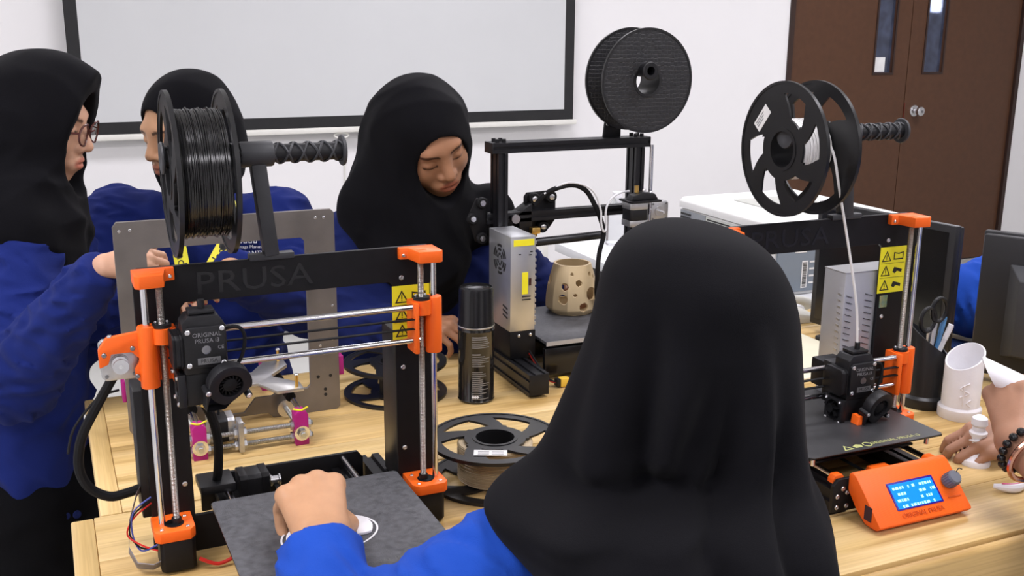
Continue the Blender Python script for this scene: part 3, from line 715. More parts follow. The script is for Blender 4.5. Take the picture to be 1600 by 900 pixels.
        f += [tuple(i+n0 for i in reversed(q)) for q in f]
        for k in range(len(pts)-1):
            f += [(2*k,2*k+2,2*k+2+n0,2*k+n0),(2*k+1,2*k+1+n0,2*k+3+n0,2*k+3)]
        f += [(0,n0,n0+1,1),(n0-2,n0-1,2*n0-1,2*n0-2)]
        MB().add(v, f).build('ribbon_cable', mat('ribbon_grey', (.20,.19,.21), .55, var=.2, vscale=90), t, smooth=.9)
        for k, (m_, dz) in enumerate((('red_wire',.0),('black_rubber',.004),('blue_wire',.008))):
            if m_ == 'blue_wire': mat('blue_wire', (.05,.07,.30), .45, var=.1)
            MB().tube([(-.190,-.010,.082+dz),(-.212,-.018,.070+dz),(-.222+.003*k,-.024,.052),(-.208,-.034,.040-dz),(-.190,-.050,.036+dz)], .0012, 6).build('wire', m_, t)
        MB().tube([(-.142,-.052,.016),(-.120,-.056,.006),(-.096,-.050,.010),(-.080,-.030,.012)], .0026, 6).build('wire', 'red_wire', t)
    return t
P1 = i3_printer('orange and black printer at the left whose bed a hand reaches over', (.270,1.297,TZ), math.radians(.68), .245, -.122, -.036, 'black', True, -.023, 1, 'bed_sheet', 'bed_ink', True)
P2 = i3_printer('orange and black printer at the right with the glowing blue display', (1.059,1.248,TZ), math.radians(-.56), .094, .040, .064, 'silver', True, .058, 2, 'bed_sheet_smooth', 'gold_ink', False)
S1 = spool('filament_spool', 'spool full of glossy black filament hanging above the left orange printer', (.270-.105,1.299,TZ+.490), (0,PI/2,0), R=.0985, w=.064, strand='strand_black', fr=.076, hub=.0265, turn=.4, loose=True, nwin=5)
S2 = spool('filament_spool', 'nearly empty black spool with white filament hanging above the right orange printer', (1.059-.040,1.250,TZ+.490), (0,PI/2,0), R=.0985, w=.056, strand='strand_white', fr=.044, hub=.0275, turn=.9, sticker=-1, nwin=6, fill=3)
MB().tube([(-.030,.0,-.020)], .001, 5) if False else None
tag(MB().tube([(1.026,1.210,TZ+.512),(1.034,1.192,TZ+.490),(1.046,1.184,TZ+.43),(1.070,1.180,TZ+.34),(1.090,1.178,TZ+.26),(1.098,1.178,TZ+.200)], .0020, 8).build('filament_line', 'strand_white'), 'thin white filament running from the right spool down into the extruder', 'filament')
# ================================================================== black gantry printer seen from behind
def extrusion(a0, a1, b0, b1):
    """slotted profile outline (slots on each long face) inside the rectangle a0..a1 x b0..b1"""
    g, d = .0032, .0030
    out = []
    def side(p, q, n):
        (ax, ay), (bx, by) = p, q; L = math.hypot(bx-ax, by-ay); ux, uy = (bx-ax)/L, (by-ay)/L; nx, ny = -uy, ux
        out.append(p); k = max(1, round(L/.02))
        for i in range(k):
            c = L*(i+.5)/k
            for t_, dd in ((c-g,0),(c-g,d),(c+g,d),(c+g,0)): out.append((ax+ux*t_+nx*dd, ay+uy*t_+ny*dd))
    side((a0,b0),(a1,b0),0); side((a1,b0),(a1,b1),0); side((a1,b1),(a0,b1),0); side((a0,b1),(a0,b0),0)
    return out
mat('anodised', (0.013,0.013,0.015), 0.34, 0.2, var=.15, vscale=50, spec=.5)
mat('ptfe', (0.78,0.78,0.80), 0.35, var=.02, trans=.2)
mat('xt60', (0.78,0.50,0.06), 0.45, var=.05)
t = thing('desktop_printer', 'black gantry printer seen from behind with a silver power supply box', '3d printer', (.9535,1.865,TZ))
P3 = t
for s in (-1,1):
    MB().prism(extrusion(s*.152-.010, s*.152+.010, -.020, .020), .030, .424, 'XY').build('upright', 'anodised', t)
    MB().prism(extrusion(-.020+s*.168, .020+s*.168, .006, .046), -.226, .200, 'XZ').build('base_rail', 'anodised', t)
    MB().box(s*.168-.0195, s*.168+.0195, -.2268,-.2262,.0065,.0455).build('rail_cap', 'black_plastic', t, bevel=.001)
    for y in (-.20,.18): MB().cyl((s*.168,y,0),(s*.168,y,.0062),.014,n=14).build('rubber_foot', 'black_rubber', t)
MB().box(-.147,.147,-.020,.020,.010,.044).build('cross_rail', 'anodised', t, bevel=.001)
tb = MB().prism(extrusion(-.020,.020,.4245,.4445), -.172, .172, 'YZ').build('top_bar', 'anodised', t)
for s in (-1,1):
    MB().box(s*.1735-.0015,s*.1735+.0015,-.0205,.0205,.424,.445).build('bar_cap', 'black_plastic', tb, bevel=.001)
    for y in (-.008,.010): 
        for x in (.146,.160): MB().cyl((s*x,y,.4446),(s*x,y,.4510),.0042,n=10).build('bolt_head', 'black_plastic', tb)
# spool holder on the top bar
hd = MB().prism([(.078,.4446),(.118,.4446),(.118,.472),(.112,.560),(.128,.575),(.128,.590),(.104,.590),(.090,.574),(.082,.480)], .004, .010, 'XZ').build('spool_bracket', 'black_plastic', t, bevel=.001)
screw(hd, (.086,.004,.470), (0,-1,0), .003)
MB().lathe([(.0085,.0),(.0125,.0),(.0125,.102),(.0170,.1035),(.0175,.1065),(.0155,.108),(.0085,.108)], 28, (.118,.004,.580), (0,-1,0), closed=True).build('spool_arm', 'black_plastic', hd)
# x gantry
MB().prism(extrusion(.004,.024,.284,.304), -.175, .165, 'YZ').build('x_bar', 'anodised', t)
gp = MB().prism([(-.172,.333),(-.196,.336),(-.214,.300),(-.198,.250),(-.172,.248)], .010, .014, 'XZ').build('gantry_plate', 'black_metal', t, bevel=.001)
for x, z in ((-.186,.327),(-.206,.297),(-.186,.257)):
    w_ = MB().lathe([(.004,0),(.0095,0),(.0115,.003),(.0115,.007),(.0095,.010),(.004,.010)], 20, (x,.010,z), (0,-1,0)).build('roller', 'black_rubber', gp)
    MB().lathe([(0,.0135),(.0030,.0135),(.0030,.0120),(.0052,.0120),(.0058,.0110),(.0058,.008),(0,.008)], 14, (x,.010,z), (0,-1,0)).build('bolt', 'steel', w_)
w_ = MB().lathe([(.003,0),(.008,0),(.009,.003),(.009,.008),(.003,.008)], 18, (-.118,.002,.292), (0,-1,0)).build('belt_roller', 'steel', t)
# carriage with the print head
hp_ = MB().prism([(-.086,.330),(-.080,.338),(-.022,.340),(-.016,.330),(-.016,.280),(-.030,.262),(-.070,.262),(-.086,.280)], .026, .031, 'XZ').build('carriage_plate', 'black_metal', t, bevel=.001)
for x, z in ((-.068,.326),(-.030,.328),(-.048,.268)):
    w_ = MB().lathe([(.004,0),(.0105,0),(.0125,.003),(.0125,.008),(.0105,.011),(.004,.011)], 20, (x,.0255,z), (0,-1,0)).build('roller', 'black_rubber', hp_)
    MB().lathe([(0,.0145),(.0035,.0145),(.0058,.013),(.0058,.009),(0,.009)], 14, (x,.0255,z), (0,-1,0)).build('bolt', 'steel', w_)
MB().prism([(-.110,.300),(-.078,.320),(-.078,.262),(-.104,.262)], .004,.040, 'XZ').build('head_shroud', 'black_plastic', t, bevel=.002)
MB().box(-.112,-.070,-.006,.034,.258,.2615).build('head_base', 'black_metal', t, bevel=.001)
MB().lathe([(.0007,-.010),(.0025,-.007),(.0042,-.006),(.0042,.004)], 12, (-.078,-.010,.262)).build('nozzle', 'brass', t)
MB().box(-.088,-.070,-.018,-.002,.262,.274).build('heater_block', 'brass', t, bevel=.001)
MB().tube([(-.078,-.010,.318),(-.066,-.020,.338),(-.045,-.030,.352),(-.010,-.034,.358),(.020,-.034,.346),(.040,-.034,.318),(.056,-.034,.285),(.064,-.034,.254),(.055,-.034,.215),(.052,-.034,.170),(.060,-.020,.120),(.080,-.005,.060)], .0050, 10).build('head_cable', 'black_rubber', t)
MB().tube([(-.066,-.024,.342),(-.020,-.038,.364),(.030,-.040,.348),(.050,-.042,.310),(.052,-.044,.280),(.058,-.044,.262),(.066,-.040,.268),(.066,-.036,.300),(.078,-.030,.322),(.104,-.024,.334),(.128,-.020,.336)], .0022, 8).build('feed_tube', 'ptfe', t)
MB().cyl((-.130,-.002,.240),(.080,-.002,.246),.0085,n=14).build('cross_tube', 'anodised', t)
# extruder motor on the right upright
nm = nema(t, (.128,-.046,.318), 'z', L=.048, size=.042)
MB().box(.104,.176,-.070,-.0205,.3185,.3225).build('extruder_plate', 'black_metal', t, bevel=.001)
MB().prism([(.108,.3230),(.172,.3230),(.164,.335),(.136,.340),(.114,.333)], -.064,-.040, 'XZ').build('extruder_block', 'black_plastic', t, bevel=.002)
MB().cyl((.128,-.050,.338),(.128,-.050,.352),.0045,n=12).build('spring_bolt', 'brass', t)
screw(t, (.142,-.056,.339), (0,0,1), .004, h=.006); screw(t, (.160,-.052,.335), (0,0,1), .004, h=.004)
nz = nema(t, (.196,-.030,.292), '-y', L=.020, size=.042, name='x_motor')
MB().cyl((.172,-.030,.040),(.172,-.030,.430),.0042,n=14).build('lead_screw', 'chrome', t)
# bed
mat('desk_edge_grey', (.42,.42,.43), .45, .3, var=.05)
MB().box(-.1175,.1175,-.150,.090,.0735,.0795).build('bed_plate', 'bed_sheet', t, bevel=.0006)
MB().box(-.1177,.1177,-.1512,-.1502,.0715,.0797).build('bed_edge', 'desk_edge_grey', t)
MB().box(-.100,.100,-.135,.080,.0560,.0600).build('bed_carriage', 'black_metal', t, bevel=.001)
for x in (-.095,.095):
    for y in (-.130,.070): MB().lathe([(.004,0),(.015,0),(.015,.010),(.004,.010)], 14, (x,y,.0605)).build('levelling_knob', 'black_plastic', t)
MB().box(-.120,.110,-.1496,-.1380,.012,.066).build('rear_cover', 'black_gloss', t, bevel=.002)
# power supply
x0,x1,y0,y1,z0,z1 = -.1825,-.1315,-.126,-.0225,.100,.283
ps = MB().box(x0,x1,y0,y1,z0,z1).build('power_supply', 'psu_silver', t, bevel=.001)
MB().box(x0+.006,x1-.003,y0-.0008,y0,z1-.018,z1-.006).build('yellow_tab', 'yellow_sticker', ps)
yl = MB().box(x0+.024,x0+.036,y0-.0008,y0,.172,.214).build('yellow_label', 'yellow_sticker', ps)
MB().box(x0+.038,x0+.0425,y0-.0010,y0,.188,.202).build('voltage_switch', mat('switch_dark', (.05,.012,.01), .4, var=.1), ps)
for z in (.160,.166): MB().box(x0+.024,x0+.042,y0-.0008,y0,z,z+.0022).build('slot', 'ink', ps)
for z, x in ((.248,.016),(.252,.040),(.246,.038)): MB().box(x0+x,x0+x+.005,y0-.0008,y0,z,z+.0020).build('slot', 'ink', ps)
for k in range(3): MB().bar((x0-.0003,y0+.012,.124+k*.009),(x0-.0003,y0+.034,.128+k*.009),.0034,.0008,(1,0,0)).build('slot', 'ink', ps)
for k in range(15):
    z = .110+k*.0112
    MB().box(x1-.0002,x1+.0020,y0-.0004,y0+.006,z,z+.0055).build('fin', 'psu_silver', ps)
fy, fz = -.076, .232
for rr in (.010,.019,.027):
    for k in range(6):
        a0 = 2*PI*k/6 + .12; a1 = a0 + 2*PI/6 - .34
        na = 7
        inn = [(fy+(rr-.0024)*math.cos(a0+(a1-a0)*i/na), fz+(rr-.0024)*math.sin(a0+(a1-a0)*i/na)) for i in range(na+1)]
        ou = [(fy+(rr+.0024)*math.cos(a0+(a1-a0)*i/na), fz+(rr+.0024)*math.sin(a0+(a1-a0)*i/na)) for i in range(na+1)]
        MB().prism(inn+ou[::-1], x0-.0007, x0, 'YZ').build('fan_grille_slot', 'ink', ps)
MB().prism([(x0,.046),(x1+.002,.046),(x1+.002,.0995),(x0,.0995)], y0, y1, 'XZ').build('supply_bracket', 'black_metal', t, bevel=.001)
for x in (x0+.018, x0+.042): screw(t, (x,y0,.091), (0,-1,0), .0032)
for k, m_ in enumerate(('red_wire','black_rubber')):
    MB().tube([(-.142,-.118,.058+.004*k),(-.140,-.142,.044+.005*k),(-.132,-.164,.024+.004*k),(-.122,-.177,.012+.002*k),(-.112,-.184,.010)], .0021, 7).build('power_wire', m_, t)
MB().box(-.1140,-.1060,-.192,-.178,.003,.017).build('plug_sleeve', 'black_plastic', t, bevel=.001)
MB().box(-.1060,-.0880,-.193,-.177,.002,.018).build('plug', 'xt60', t, bevel=.001)
S3 = spool('filament_spool', 'plain black spool with honeycomb flange on top of the black gantry printer', (.9535+.128,1.865-.042,TZ+.560), (PI/2,0,0), R=.1000, w=.066, style='solid', strand='strand_black', fr=.050, hub=.0270)

# ================================================================== bare aluminium frame kit
K = thing('printer_frame_kit', 'unfinished printer kit of bare aluminium frame and magenta corner blocks', 'printer kit', (.260,1.733,TZ))
o_ = [(-.176,.012),(-.176,.352),(-.170,.360),(.172,.360),(.178,.354),(.178,.006),(.172,.0),(.060,.0),(.050,.010),(-.050,.010),(-.060,0),(-.168,0)]
i_ = [(-.128,.052),(-.128,.306),(-.122,.314),(.120,.314),(.126,.308),(.126,.052),(.120,.046),(.072,.046),(.058,.040),(.030,.040),(.010,.016),(-.018,.016),(-.038,.038),(-.070,.038),(-.080,.046),(-.120,.046)]
fr = MB().prism(o_, -.003, .003, 'XZ', holes=[i_]).build('frame', 'aluminium_sheet', K, bevel=.0005, bseg=1)
for x, z in ((-.166,.345),(-.150,.346),(.160,.346),(.146,.346),(.170,.230),(.140,.230),(.170,.190),(.168,.130),(.146,.120)):
    screw(fr, (x,-.003,z), (0,-1,0), .0024, h=.001)
for x, z in ((.140,.064),(.162,.064),(.152,.040),(.152,.030),(-.148,.064),(-.160,.064),(-.154,.034),(-.154,.022)):
    MB().cyl((x,-.0036,z),(x,-.0030,z),.0030,n=10).build('hole', 'ink', fr)
BX = (-.082,.078)
for s, x in zip((-1,1), BX):
    mb = MB().prism([(x-.011,.0),(x+.011,.0),(x+.011,.052),(x+.006,.058),(x-.006,.058),(x-.011,.052)], -.143,-.118, 'XZ').build('corner_block', 'magenta_plastic', K, bevel=.0012)
    MB().lathe([(.004,0),(.0125,0),(.0125,.0018),(.004,.0018)], 24, (x,-.1432,.021), (0,-1,0)).build('washer', 'chrome', mb)
    MB().lathe([(.0035,0),(.0080,0),(.0080,.0065),(.0035,.0065)], 6, (x,-.1451,.021), (0,-1,0)).build('hex_nut', 'steel', mb)
    MB().cyl((x,-.156,.021),(x,.170,.021),.0042,n=12).build('threaded_rod', 'threaded_y', K)
    MB().cyl((x+s*.001,-.128,.054),(x+s*.001,.160,.054),.0044,n=12).build('smooth_rod', 'chrome', K)
    MB().lathe([(.0045,0),(.0150,0),(.0150,.003),(.0045,.003)], 20, (x,-.020,.021), (0,-1,0)).build('flange_washer', 'steel', K)
    bb = MB().prism([(x-.011,.0),(x+.011,.0),(x+.011,.052),(x+.006,.058),(x-.006,.058),(x-.011,.052)], .140,.165, 'XZ').build('corner_block', 'magenta_plastic', K, bevel=.0012)
    MB().tube([(x-.010,-.130,.0585),(x,-.142,.0600),(x+.010,-.130,.0585),(x+.014,-.124,.0570)], .0016, 6).build('cable_tie', 'yellow_sticker', mb)
for z in (.012,.032):
    MB().cyl((BX[0]-.020,-.130,z),(BX[1]+.020,-.130,z),.0040,n=12).build('threaded_rod', 'threaded_x', K)
    for x in (BX[0]-.0155,BX[0]+.0115,BX[1]-.0165,BX[1]+.0115,-.028,-.014):
        MB().lathe([(.0035,0),(.0082,0),(.0082,.005),(.0035,.005)], 6, (x,-.130,z), (1,0,0)).build('hex_nut', 'steel', K)
MB().box(-.0225,-.0145,-.146,-.116,.004,.054).build('motor_mount', 'steel_cast', K, bevel=.001)
nema(K, (-.024,-.100,.034), 'x', L=.040)
MB().tube([(-.046,-.100,.056),(-.044,-.098,.080),(-.036,-.090,.110),(-.030,-.070,.130)], .0022, 6).build('motor_cable', 'black_rubber', K)
# y carriage: H-shaped plate with bearings
hpz = .098
MB().prism([(-.100,-.080),(-.060,-.080),(-.040,-.030),(.030,-.030),(.052,-.082),(.096,-.082),(.096,-.050),(.060,-.006),(.060,.006),(.096,.050),(.096,.082),(.060,.082),(.030,.030),(-.040,.030),(-.060,.080),(-.100,.080),(-.100,.050),(-.062,.006),(-.062,-.006),(-.100,-.050)], hpz, hpz+.006, 'XY').build('carriage_plate', 'aluminium_edge', K, bevel=.0008, loc=(0,-.005,-.026), rot=(0,0,0))
for x, y in ((.086,-.078),(.086,.072),(-.090,-.078),(-.090,.072)):
    sc = MB().cyl((x,y,.074),(x,y,.098),.0028,n=10).build('standoff', 'brass', K)
    screw(sc, (x,y,.098), (0,0,1), .004, h=.003)
for x in BX:
    for y in (-.050,.040): MB().cyl((x,y-.014,.0560),(x,y+.014,.0560),.0085,n=16).build('linear_bearing', 'black_rubber', K)
for s in (-1,1):
    MB().box(s*.176-.006 + (0 if s<0 else .006), s*.176+.006 - (0 if s>0 else .006)+ (.006 if s>0 else 0), .004,.030,.060,.095).build('side_block', 'magenta_plastic', K, bevel=.001)
MB().tube([(-.186,.018,.078),(-.215,.010,.074),(-.240,-.010,.058),(-.262,-.030,.035),(-.272,-.045,.004)], .0022, 6).build('thin_cable', 'black_rubber', K)
# ================================================================== small things on the tables
# two empty black spools lying on top of each other
S4 = spool('filament_spool', 'empty black spool lying flat behind the right leg of the left orange printer', (.553,1.770,TZ+.0315), (0,0,0), R=.0945, w=.058, style='swirl', fr=.0, hub=.028, turn=.2, nwin=5)
S5 = spool('filament_spool', 'black spool with beige filament lying flat beside the left orange printer', (.575,1.350,TZ+.0335), (0,0,0), R=.0985, w=.062, style='swirl', strand='strand_beige', fr=.056, hub=.0300, turn=1.2, nwin=5, sticker=None)
st = MB().box(-.024,.024,-.0095,.0095,0,.0004).build('sticker', 'white_paper', S5, loc=(-.030,-.054,.0340), rot=(0,0,math.radians(-24)))
for q in (-.005,-.001,.003): MB().box(-.018,-.002,q-.0008,q+.0008,.0004,.0006).build('print_line', 'grey_ink', st); MB().box(.002,.019,q-.0006,q+.0006,.0004,.0006).build('print_line', 'grey_ink', st)
# spray can
mat('can_black', (0.012,0.011,0.010), 0.14, 0.0, var=.2, vscale=20, spec=.6, coat=.4)
mat('can_cap', (0.009,0.009,0.010), 0.25, var=.15, vscale=30, spec=.5)
mat('can_ink', (0.22,0.21,0.20), 0.4, var=.2, vscale=60)
c = thing('spray_can', 'black spray can with cap standing between the printers', 'spray can', (.679,1.683,TZ))
MB().lathe([(.026,0),(.0325,.001),(.0338,.004),(.0325,.006),(.0325,.132),(.0335,.134),(.0325,.137),(.0300,.143)], 40).build('can_body', 'can_black', c)
MB().lathe([(.0300,.1425),(.0330,.1432),(.0330,.146),(.0318,.150),(.0312,.206),(.0296,.211),(.0280,.212),(.0275,.208),(.020,.205),(0,.204)], 40).build('cap', 'can_cap', c)
MB().lathe([(.0326,.139),(.0336,.1400),(.0336,.1418),(.0326,.1425)], 40, closed=True).build('can_rim', 'steel', c)
rnd = random.Random(5)
for k in range(30):
    z = .124 - k*.0036 - (.006 if k > 5 else 0) - (.004 if k > 13 else 0)
    if k in (6, 14): continue
    a0 = -PI/2 - .45 - .16 ; a1 = a0 + rnd.uniform(.45, 1.05)
    seg = 6; v = []; f = []
    for i in range(seg+1):
        a = a0 + (a1-a0)*i/seg
        for rr in (.0325,.0329):
            for zz in (z, z+(.0022 if k in (0,1,7) else .0013)): v.append((rr*math.cos(a), rr*math.sin(a), zz))
    for i in range(seg):
        b = i*4; f += [(b,b+4,b+5,b+1),(b+2,b+3,b+7,b+6),(b,b+2,b+6,b+4),(b+1,b+5,b+7,b+3)]
    f += [(0,1,3,2),(seg*4,seg*4+2,seg*4+3,seg*4+1)]
    MB().add(v, f).build('label_print', 'can_ink', c)
for k in range(3):
    a = -PI/2-.55+k*.12; z = .014
    d_ = .0030
    MB().prism([(0,-d_),(d_,0),(0,d_),(-d_,0)], -.0002,.0002).build('hazard_mark', 'white_ink', c, loc=(.0327*math.cos(a),.0327*math.sin(a),z), rot=(PI/2,0,a+PI/2))
# faceted pot with round holes
mat('print_tan', (0.60,0.46,0.27), 0.5, var=.05, vscale=20, bump=.1, bscale=300)
wave_mat('print_tan_layers', (0.58,0.44,0.25), (0.64,0.50,0.30), 330, 'Z', 0.5, 0, .15)
v = thing('printed_pot', 'faceted beige pot with round holes standing on the black printer bed', 'pot', (.9835,1.900,TZ+.0798))
def pot():
    nf = 10; NA, NZ = 200, 70; Hh = .104; th = .0045
    holes = []
    rnd = random.Random(21)
    for (a, z, r) in ((-1.15,.046,.0135),(-1.75,.070,.0070),(-2.35,.062,.0085),(-2.40,.036,.0105),(-1.55,.020,.0095),(-.55,.062,.0075),(-.55,.034,.0100),(-1.10,.086,.0050),(-2.05,.088,.0040),(-.85,.080,.0040),(-1.9,.045,.0040)):
        holes.append((a, z, r))
    for k in range(14): holes.append((rnd.uniform(.1,2.9), rnd.uniform(.02,.088), rnd.uniform(.004,.011)))
    def rad(z, a):
        f = z/Hh; R0 = .0545 - .004*f + .012*math.sin(PI*f)*.35 - .0120*f**1.6
        if f < .12: R0 -= .010*(1-f/.12)**1.3
        k = math.cos(PI/nf)/math.cos(((a + PI/nf) % (2*PI/nf)) - PI/nf)
        w = max(0, min(1, (1-f)*1.6)); w = min(w, 1)
        return R0*(1-w) + R0*k*w
    def solid(z, a):
        for ha, hz, hr in holes:
            da = (a-ha+PI) % (2*PI) - PI
            if (da*.050)**2 + (z-hz)**2 < hr*hr: return False
        return True
    vs = []; fs = []
    for lay in (0,1):
        for j in range(NZ+1):
            z = Hh*j/NZ
            for i in range(NA):
                a = 2*PI*i/NA; r = rad(z,a) - lay*th; vs.append((r*math.cos(a), r*math.sin(a), z))
    T = (NZ+1)*NA
    on = [[solid(Hh*(j+.5)/NZ, 2*PI*(i+.5)/NA) for i in range(NA)] for j in range(NZ)]
    q = lambda j,i: j*NA + i % NA
    for j in range(NZ):
        for i in range(NA):
            if not on[j][i]: continue
            a,b,c_,d_ = q(j,i),q(j,i+1),q(j+1,i+1),q(j+1,i)
            fs += [(a,b,c_,d_),(a+T,d_+T,c_+T,b+T)]
            if j == 0 or not on[j-1][i]: fs.append((a,a+T,b+T,b))
            if j == NZ-1 or not on[j+1][i]: fs.append((c_,c_+T,d_+T,d_))
            if not on[j][i-1]: fs.append((d_,d_+T,a+T,a))
            if not on[j][(i+1)%NA]: fs.append((b,b+T,c_+T,c_))
    return MB().add(vs, fs)
pot().build('pot_wall', 'print_tan_layers', v, smooth=.35)
MB().lathe([(0,0),(.0435,0),(.0435,.003),(0,.003)], 30).build('pot_floor', 'print_tan', v)
# printed white disc on the left bed
w = thing('printed_badge', 'flat white printed disc with cut-outs on the left printer bed', 'printed part', (.2650,1.118,TZ+.0814), math.radians(8))
R_ = .042
ring = lambda r, s=1, cx=0, cy=0, n=40, e=1: [(cx+r*e*math.cos(s*2*PI*k/n), cy+r*math.sin(s*2*PI*k/n)) for k in range(n)]
arc = [(.052*math.cos(a), .040*math.sin(a)) for a in [PI*2*k/48 for k in range(48)]]
rt = [(.052*math.cos(a), .040*math.sin(a)) for a in [-.62+ (1.35+.62)*k/16 for k in range(17)]]
MB().prism(rt + [(.004,.030),(.018,.016),(-.010,.006),(-.012,-.006),(.010,-.008),(.020,-.006),(.027,-.014),(.025,-.022),(.034,-.024)], .0005, .0040).build('badge_body', 'white_print', w, bevel=.0006)
lf = [(.052*math.cos(a), .040*math.sin(a)) for a in [2.25 + (4.6-2.25)*k/16 for k in range(17)]]
MB().prism(lf + [(-.016,-.010),(-.022,.010)], .0005, .0040).build('badge_body', 'white_print', w, bevel=.0006)
MB().prism([(x*1.13,y*1.13) for x,y in arc], 0, .0006, holes=[[(x*1.085,y*1.085) for x,y in arc[::-1]]]).build('skirt_line', 'white_print', w)
# black pen holder with scissors and pens
mat('tube_black', (0.010,0.010,0.011), 0.38, var=.15, vscale=40, bump=.1, bscale=500, spec=.5)
pn = thing('pen_holder', 'black slanted pen holder tube standing behind the right printer', 'pen holder', (1.418,1.345,TZ))
def slant_cup(t, r, h0, h1, mt, foot, th=.003, dirx=0.0):
    n = 48; v = []; 
    prof_o = [(foot,0),(foot,.018),(r,.022)]
    vs = []
    for rr, zz in prof_o: vs.append([(rr*math.cos(2*PI*i/n), rr*math.sin(2*PI*i/n), zz) for i in range(n)])
    top = lambda a: (h0+h1)/2 + (h1-h0)/2*math.cos(a-dirx)
    for sgn, fr_ in ((0,1.0),):
        vs.append([(r*math.cos(2*PI*i/n), r*math.sin(2*PI*i/n), top(2*PI*i/n)) for i in range(n)])
    vs.append([((r-th)*math.cos(2*PI*i/n), (r-th)*math.sin(2*PI*i/n), top(2*PI*i/n)) for i in range(n)])
    vs.append([((r-th)*math.cos(2*PI*i/n), (r-th)*math.sin(2*PI*i/n), .006) for i in range(n)])
    V = [p for rg in vs for p in rg]; F = []
    for j in range(len(vs)-1): F += [(j*n+i, j*n+(i+1)%n, (j+1)*n+(i+1)%n, (j+1)*n+i) for i in range(n)]
    F += [tuple(range(n))[::-1], tuple(range((len(vs)-1)*n, len(vs)*n))]
    return MB().add(V, F).build('tube', mt, t, bevel=.0006)
slant_cup(pn, .0345, .098, .150, 'tube_black', .0415, dirx=math.radians(140))
# scissors
mat('blue_plastic', (0.10,0.28,0.55), 0.25, var=.1, trans=.3)
sc = thing('scissors', 'black handled scissors standing in the black pen holder', 'scissors', (1.424,1.347,TZ+.008))
for dx, tl in ((-.010,.16),(.014,-.10)):
    R1 = [(dx+.017*math.cos(a), .0, .158+.022*math.sin(a)+(.008 if dx > 0 else -.008)) for a in [2*PI*k/20 for k in range(20)]]
    h_ = MB().tube(R1, .0036, 8, closed=True).build('handle_loop', 'tube_black', sc)
MB().bar((-.004,0,.02),(.008,0,.142),.010,.0025,(0,1,0)).build('blade', 'steel', sc)
MB().bar((.006,.003,.02),(-.004,.003,.134),.010,.0025,(0,1,0)).build('blade', 'steel', sc)
for i, (dx, dy, hx, hy, col_, L_, lab) in enumerate(((.012,-.010,.034,-.016,'white_print',.142,'white pen leaning out of the black pen holder'),(.006,.012,.040,.006,'blue_plastic',.150,'clear blue pen leaning out of the black pen holder'))):
    p = thing('pen', lab, 'pen', (1.418,1.345,TZ+.008), group='pens')
    a, b = Vector((-dx*.4,-dy*.4,.003)), Vector((hx,hy,L_))
    MB().cyl(a, a+(b-a)*.82, .0042, n=10).build('barrel', col_, p)
    MB().cyl(a+(b-a)*.80, b, .0048, n=10).build('cap', col_, p)
    MB().bar(a+(b-a)*.78+Vector((.005,0,0)), b+Vector((.005,0,-.004)), .002, .003).build('clip', 'steel', p)
# white slanted cup
wc = thing('white_cup', 'white printed slanted tube with raised letters beside the pen holder', 'cup', (1.432,1.272,TZ))
slant_cup(wc, .0320, .092, .128, 'white_print', .0365, dirx=math.radians(10))
MB().tube([(-.0215+.0*k,-.0245-.0*k,.030+k*.006) for k in range(7)], .0016, 5).build('raised_line', 'white_print', wc)
MB().tube([(-.0140,-.0292,.070),(-.0250,-.0205,.060),(-.0140,-.0292,.052),(-.0250,-.0205,.044)], .0016, 5).build('raised_letter', 'white_print', wc)
MB().tube([(-.0100,-.0310,.040),(-.0160,-.0284,.034),(-.0100,-.0310,.028)], .0014, 5).build('raised_letter', 'white_print', wc)
# white figurine in the hand
fg = thing('chess_figurine', 'small white printed chess-like figurine held upright on the table', 'figurine', (1.292,1.106,TZ))
MB().lathe([(.0,0),(.0225,0),(.0230,.004),(.0215,.009),(.0170,.012),(.0150,.016),(.0120,.020),(.0105,.034),(.0110,.046),(.0135,.050),(.0135,.053),(.0100,.056),(.0095,.062),(.0125,.066),(.0115,.076),(.0060,.080),(0,.081)], 28).build('figure_body', 'white_print', fg)
MB().tube([(.0118*math.cos(a), .0118*math.sin(a), .022+.0035*k/2) for k, a in enumerate([.9*j for j in range(15)])], .0022, 6).build('twist', 'white_print', fg)
# white clip with pink stripe
ck = thing('plastic_clip', 'white curved plastic piece with a pink stripe lying near the table edge', 'plastic piece', (1.262,1.012,TZ), math.radians(-12))
pts = [(-.026+.052*f, .012*math.sin(PI*f)*-1+.004, .0075) for f in [k/12 for k in range(13)]]
MB().tube(pts, .006, 10, rs=[.0035+.0040*math.sin(PI*k/12) for k in range(13)]).build('clip_body', 'white_print', ck)
MB().tube([(x, y-.0005, z+.0062) for x, y, z in pts[2:11]], .0014, 6).build('stripe', mat('pink_ink', (.62,.10,.22), .4, var=.05), ck)
# white tube part held in the right hand
tp = thing('printed_tube', 'white printed tube with slanted end held up in the bracelet hand', 'printed part', (1.262,.992,TZ+.158))
n = 28; V = []; r_o, r_i = .0175, .0145
for rr, zz in ((r_o,0),(r_o,None),(r_i,None),(r_i,.0)):
    for i in range(n):
        a = 2*PI*i/n; V.append((rr*math.cos(a), rr*math.sin(a), zz if zz is not None else .064-.020*math.cos(a)))
F = []
for j in range(4): F += [(j*n+i, j*n+(i+1)%n, ((j+1)%4)*n+(i+1)%n, ((j+1)%4)*n+i) for i in range(n)]
_d = Vector((-.045,.060,.026)).normalized(); _x = Vector((0,0,-1)); _x = (_x - _d*_x.dot(_d)).normalized(); _y = _d.cross(_x)
tp.rotation_euler = Matrix((_x,_y,_d)).transposed().to_euler()
MB().add(V, F).build('tube_wall', 'white_print', tp)
MB().lathe([(r_o+.0001,.0),(.0190,.0),(.0190,.005),(r_o+.0001,.005)], 28, closed=True).build('collar', 'white_print', tp)
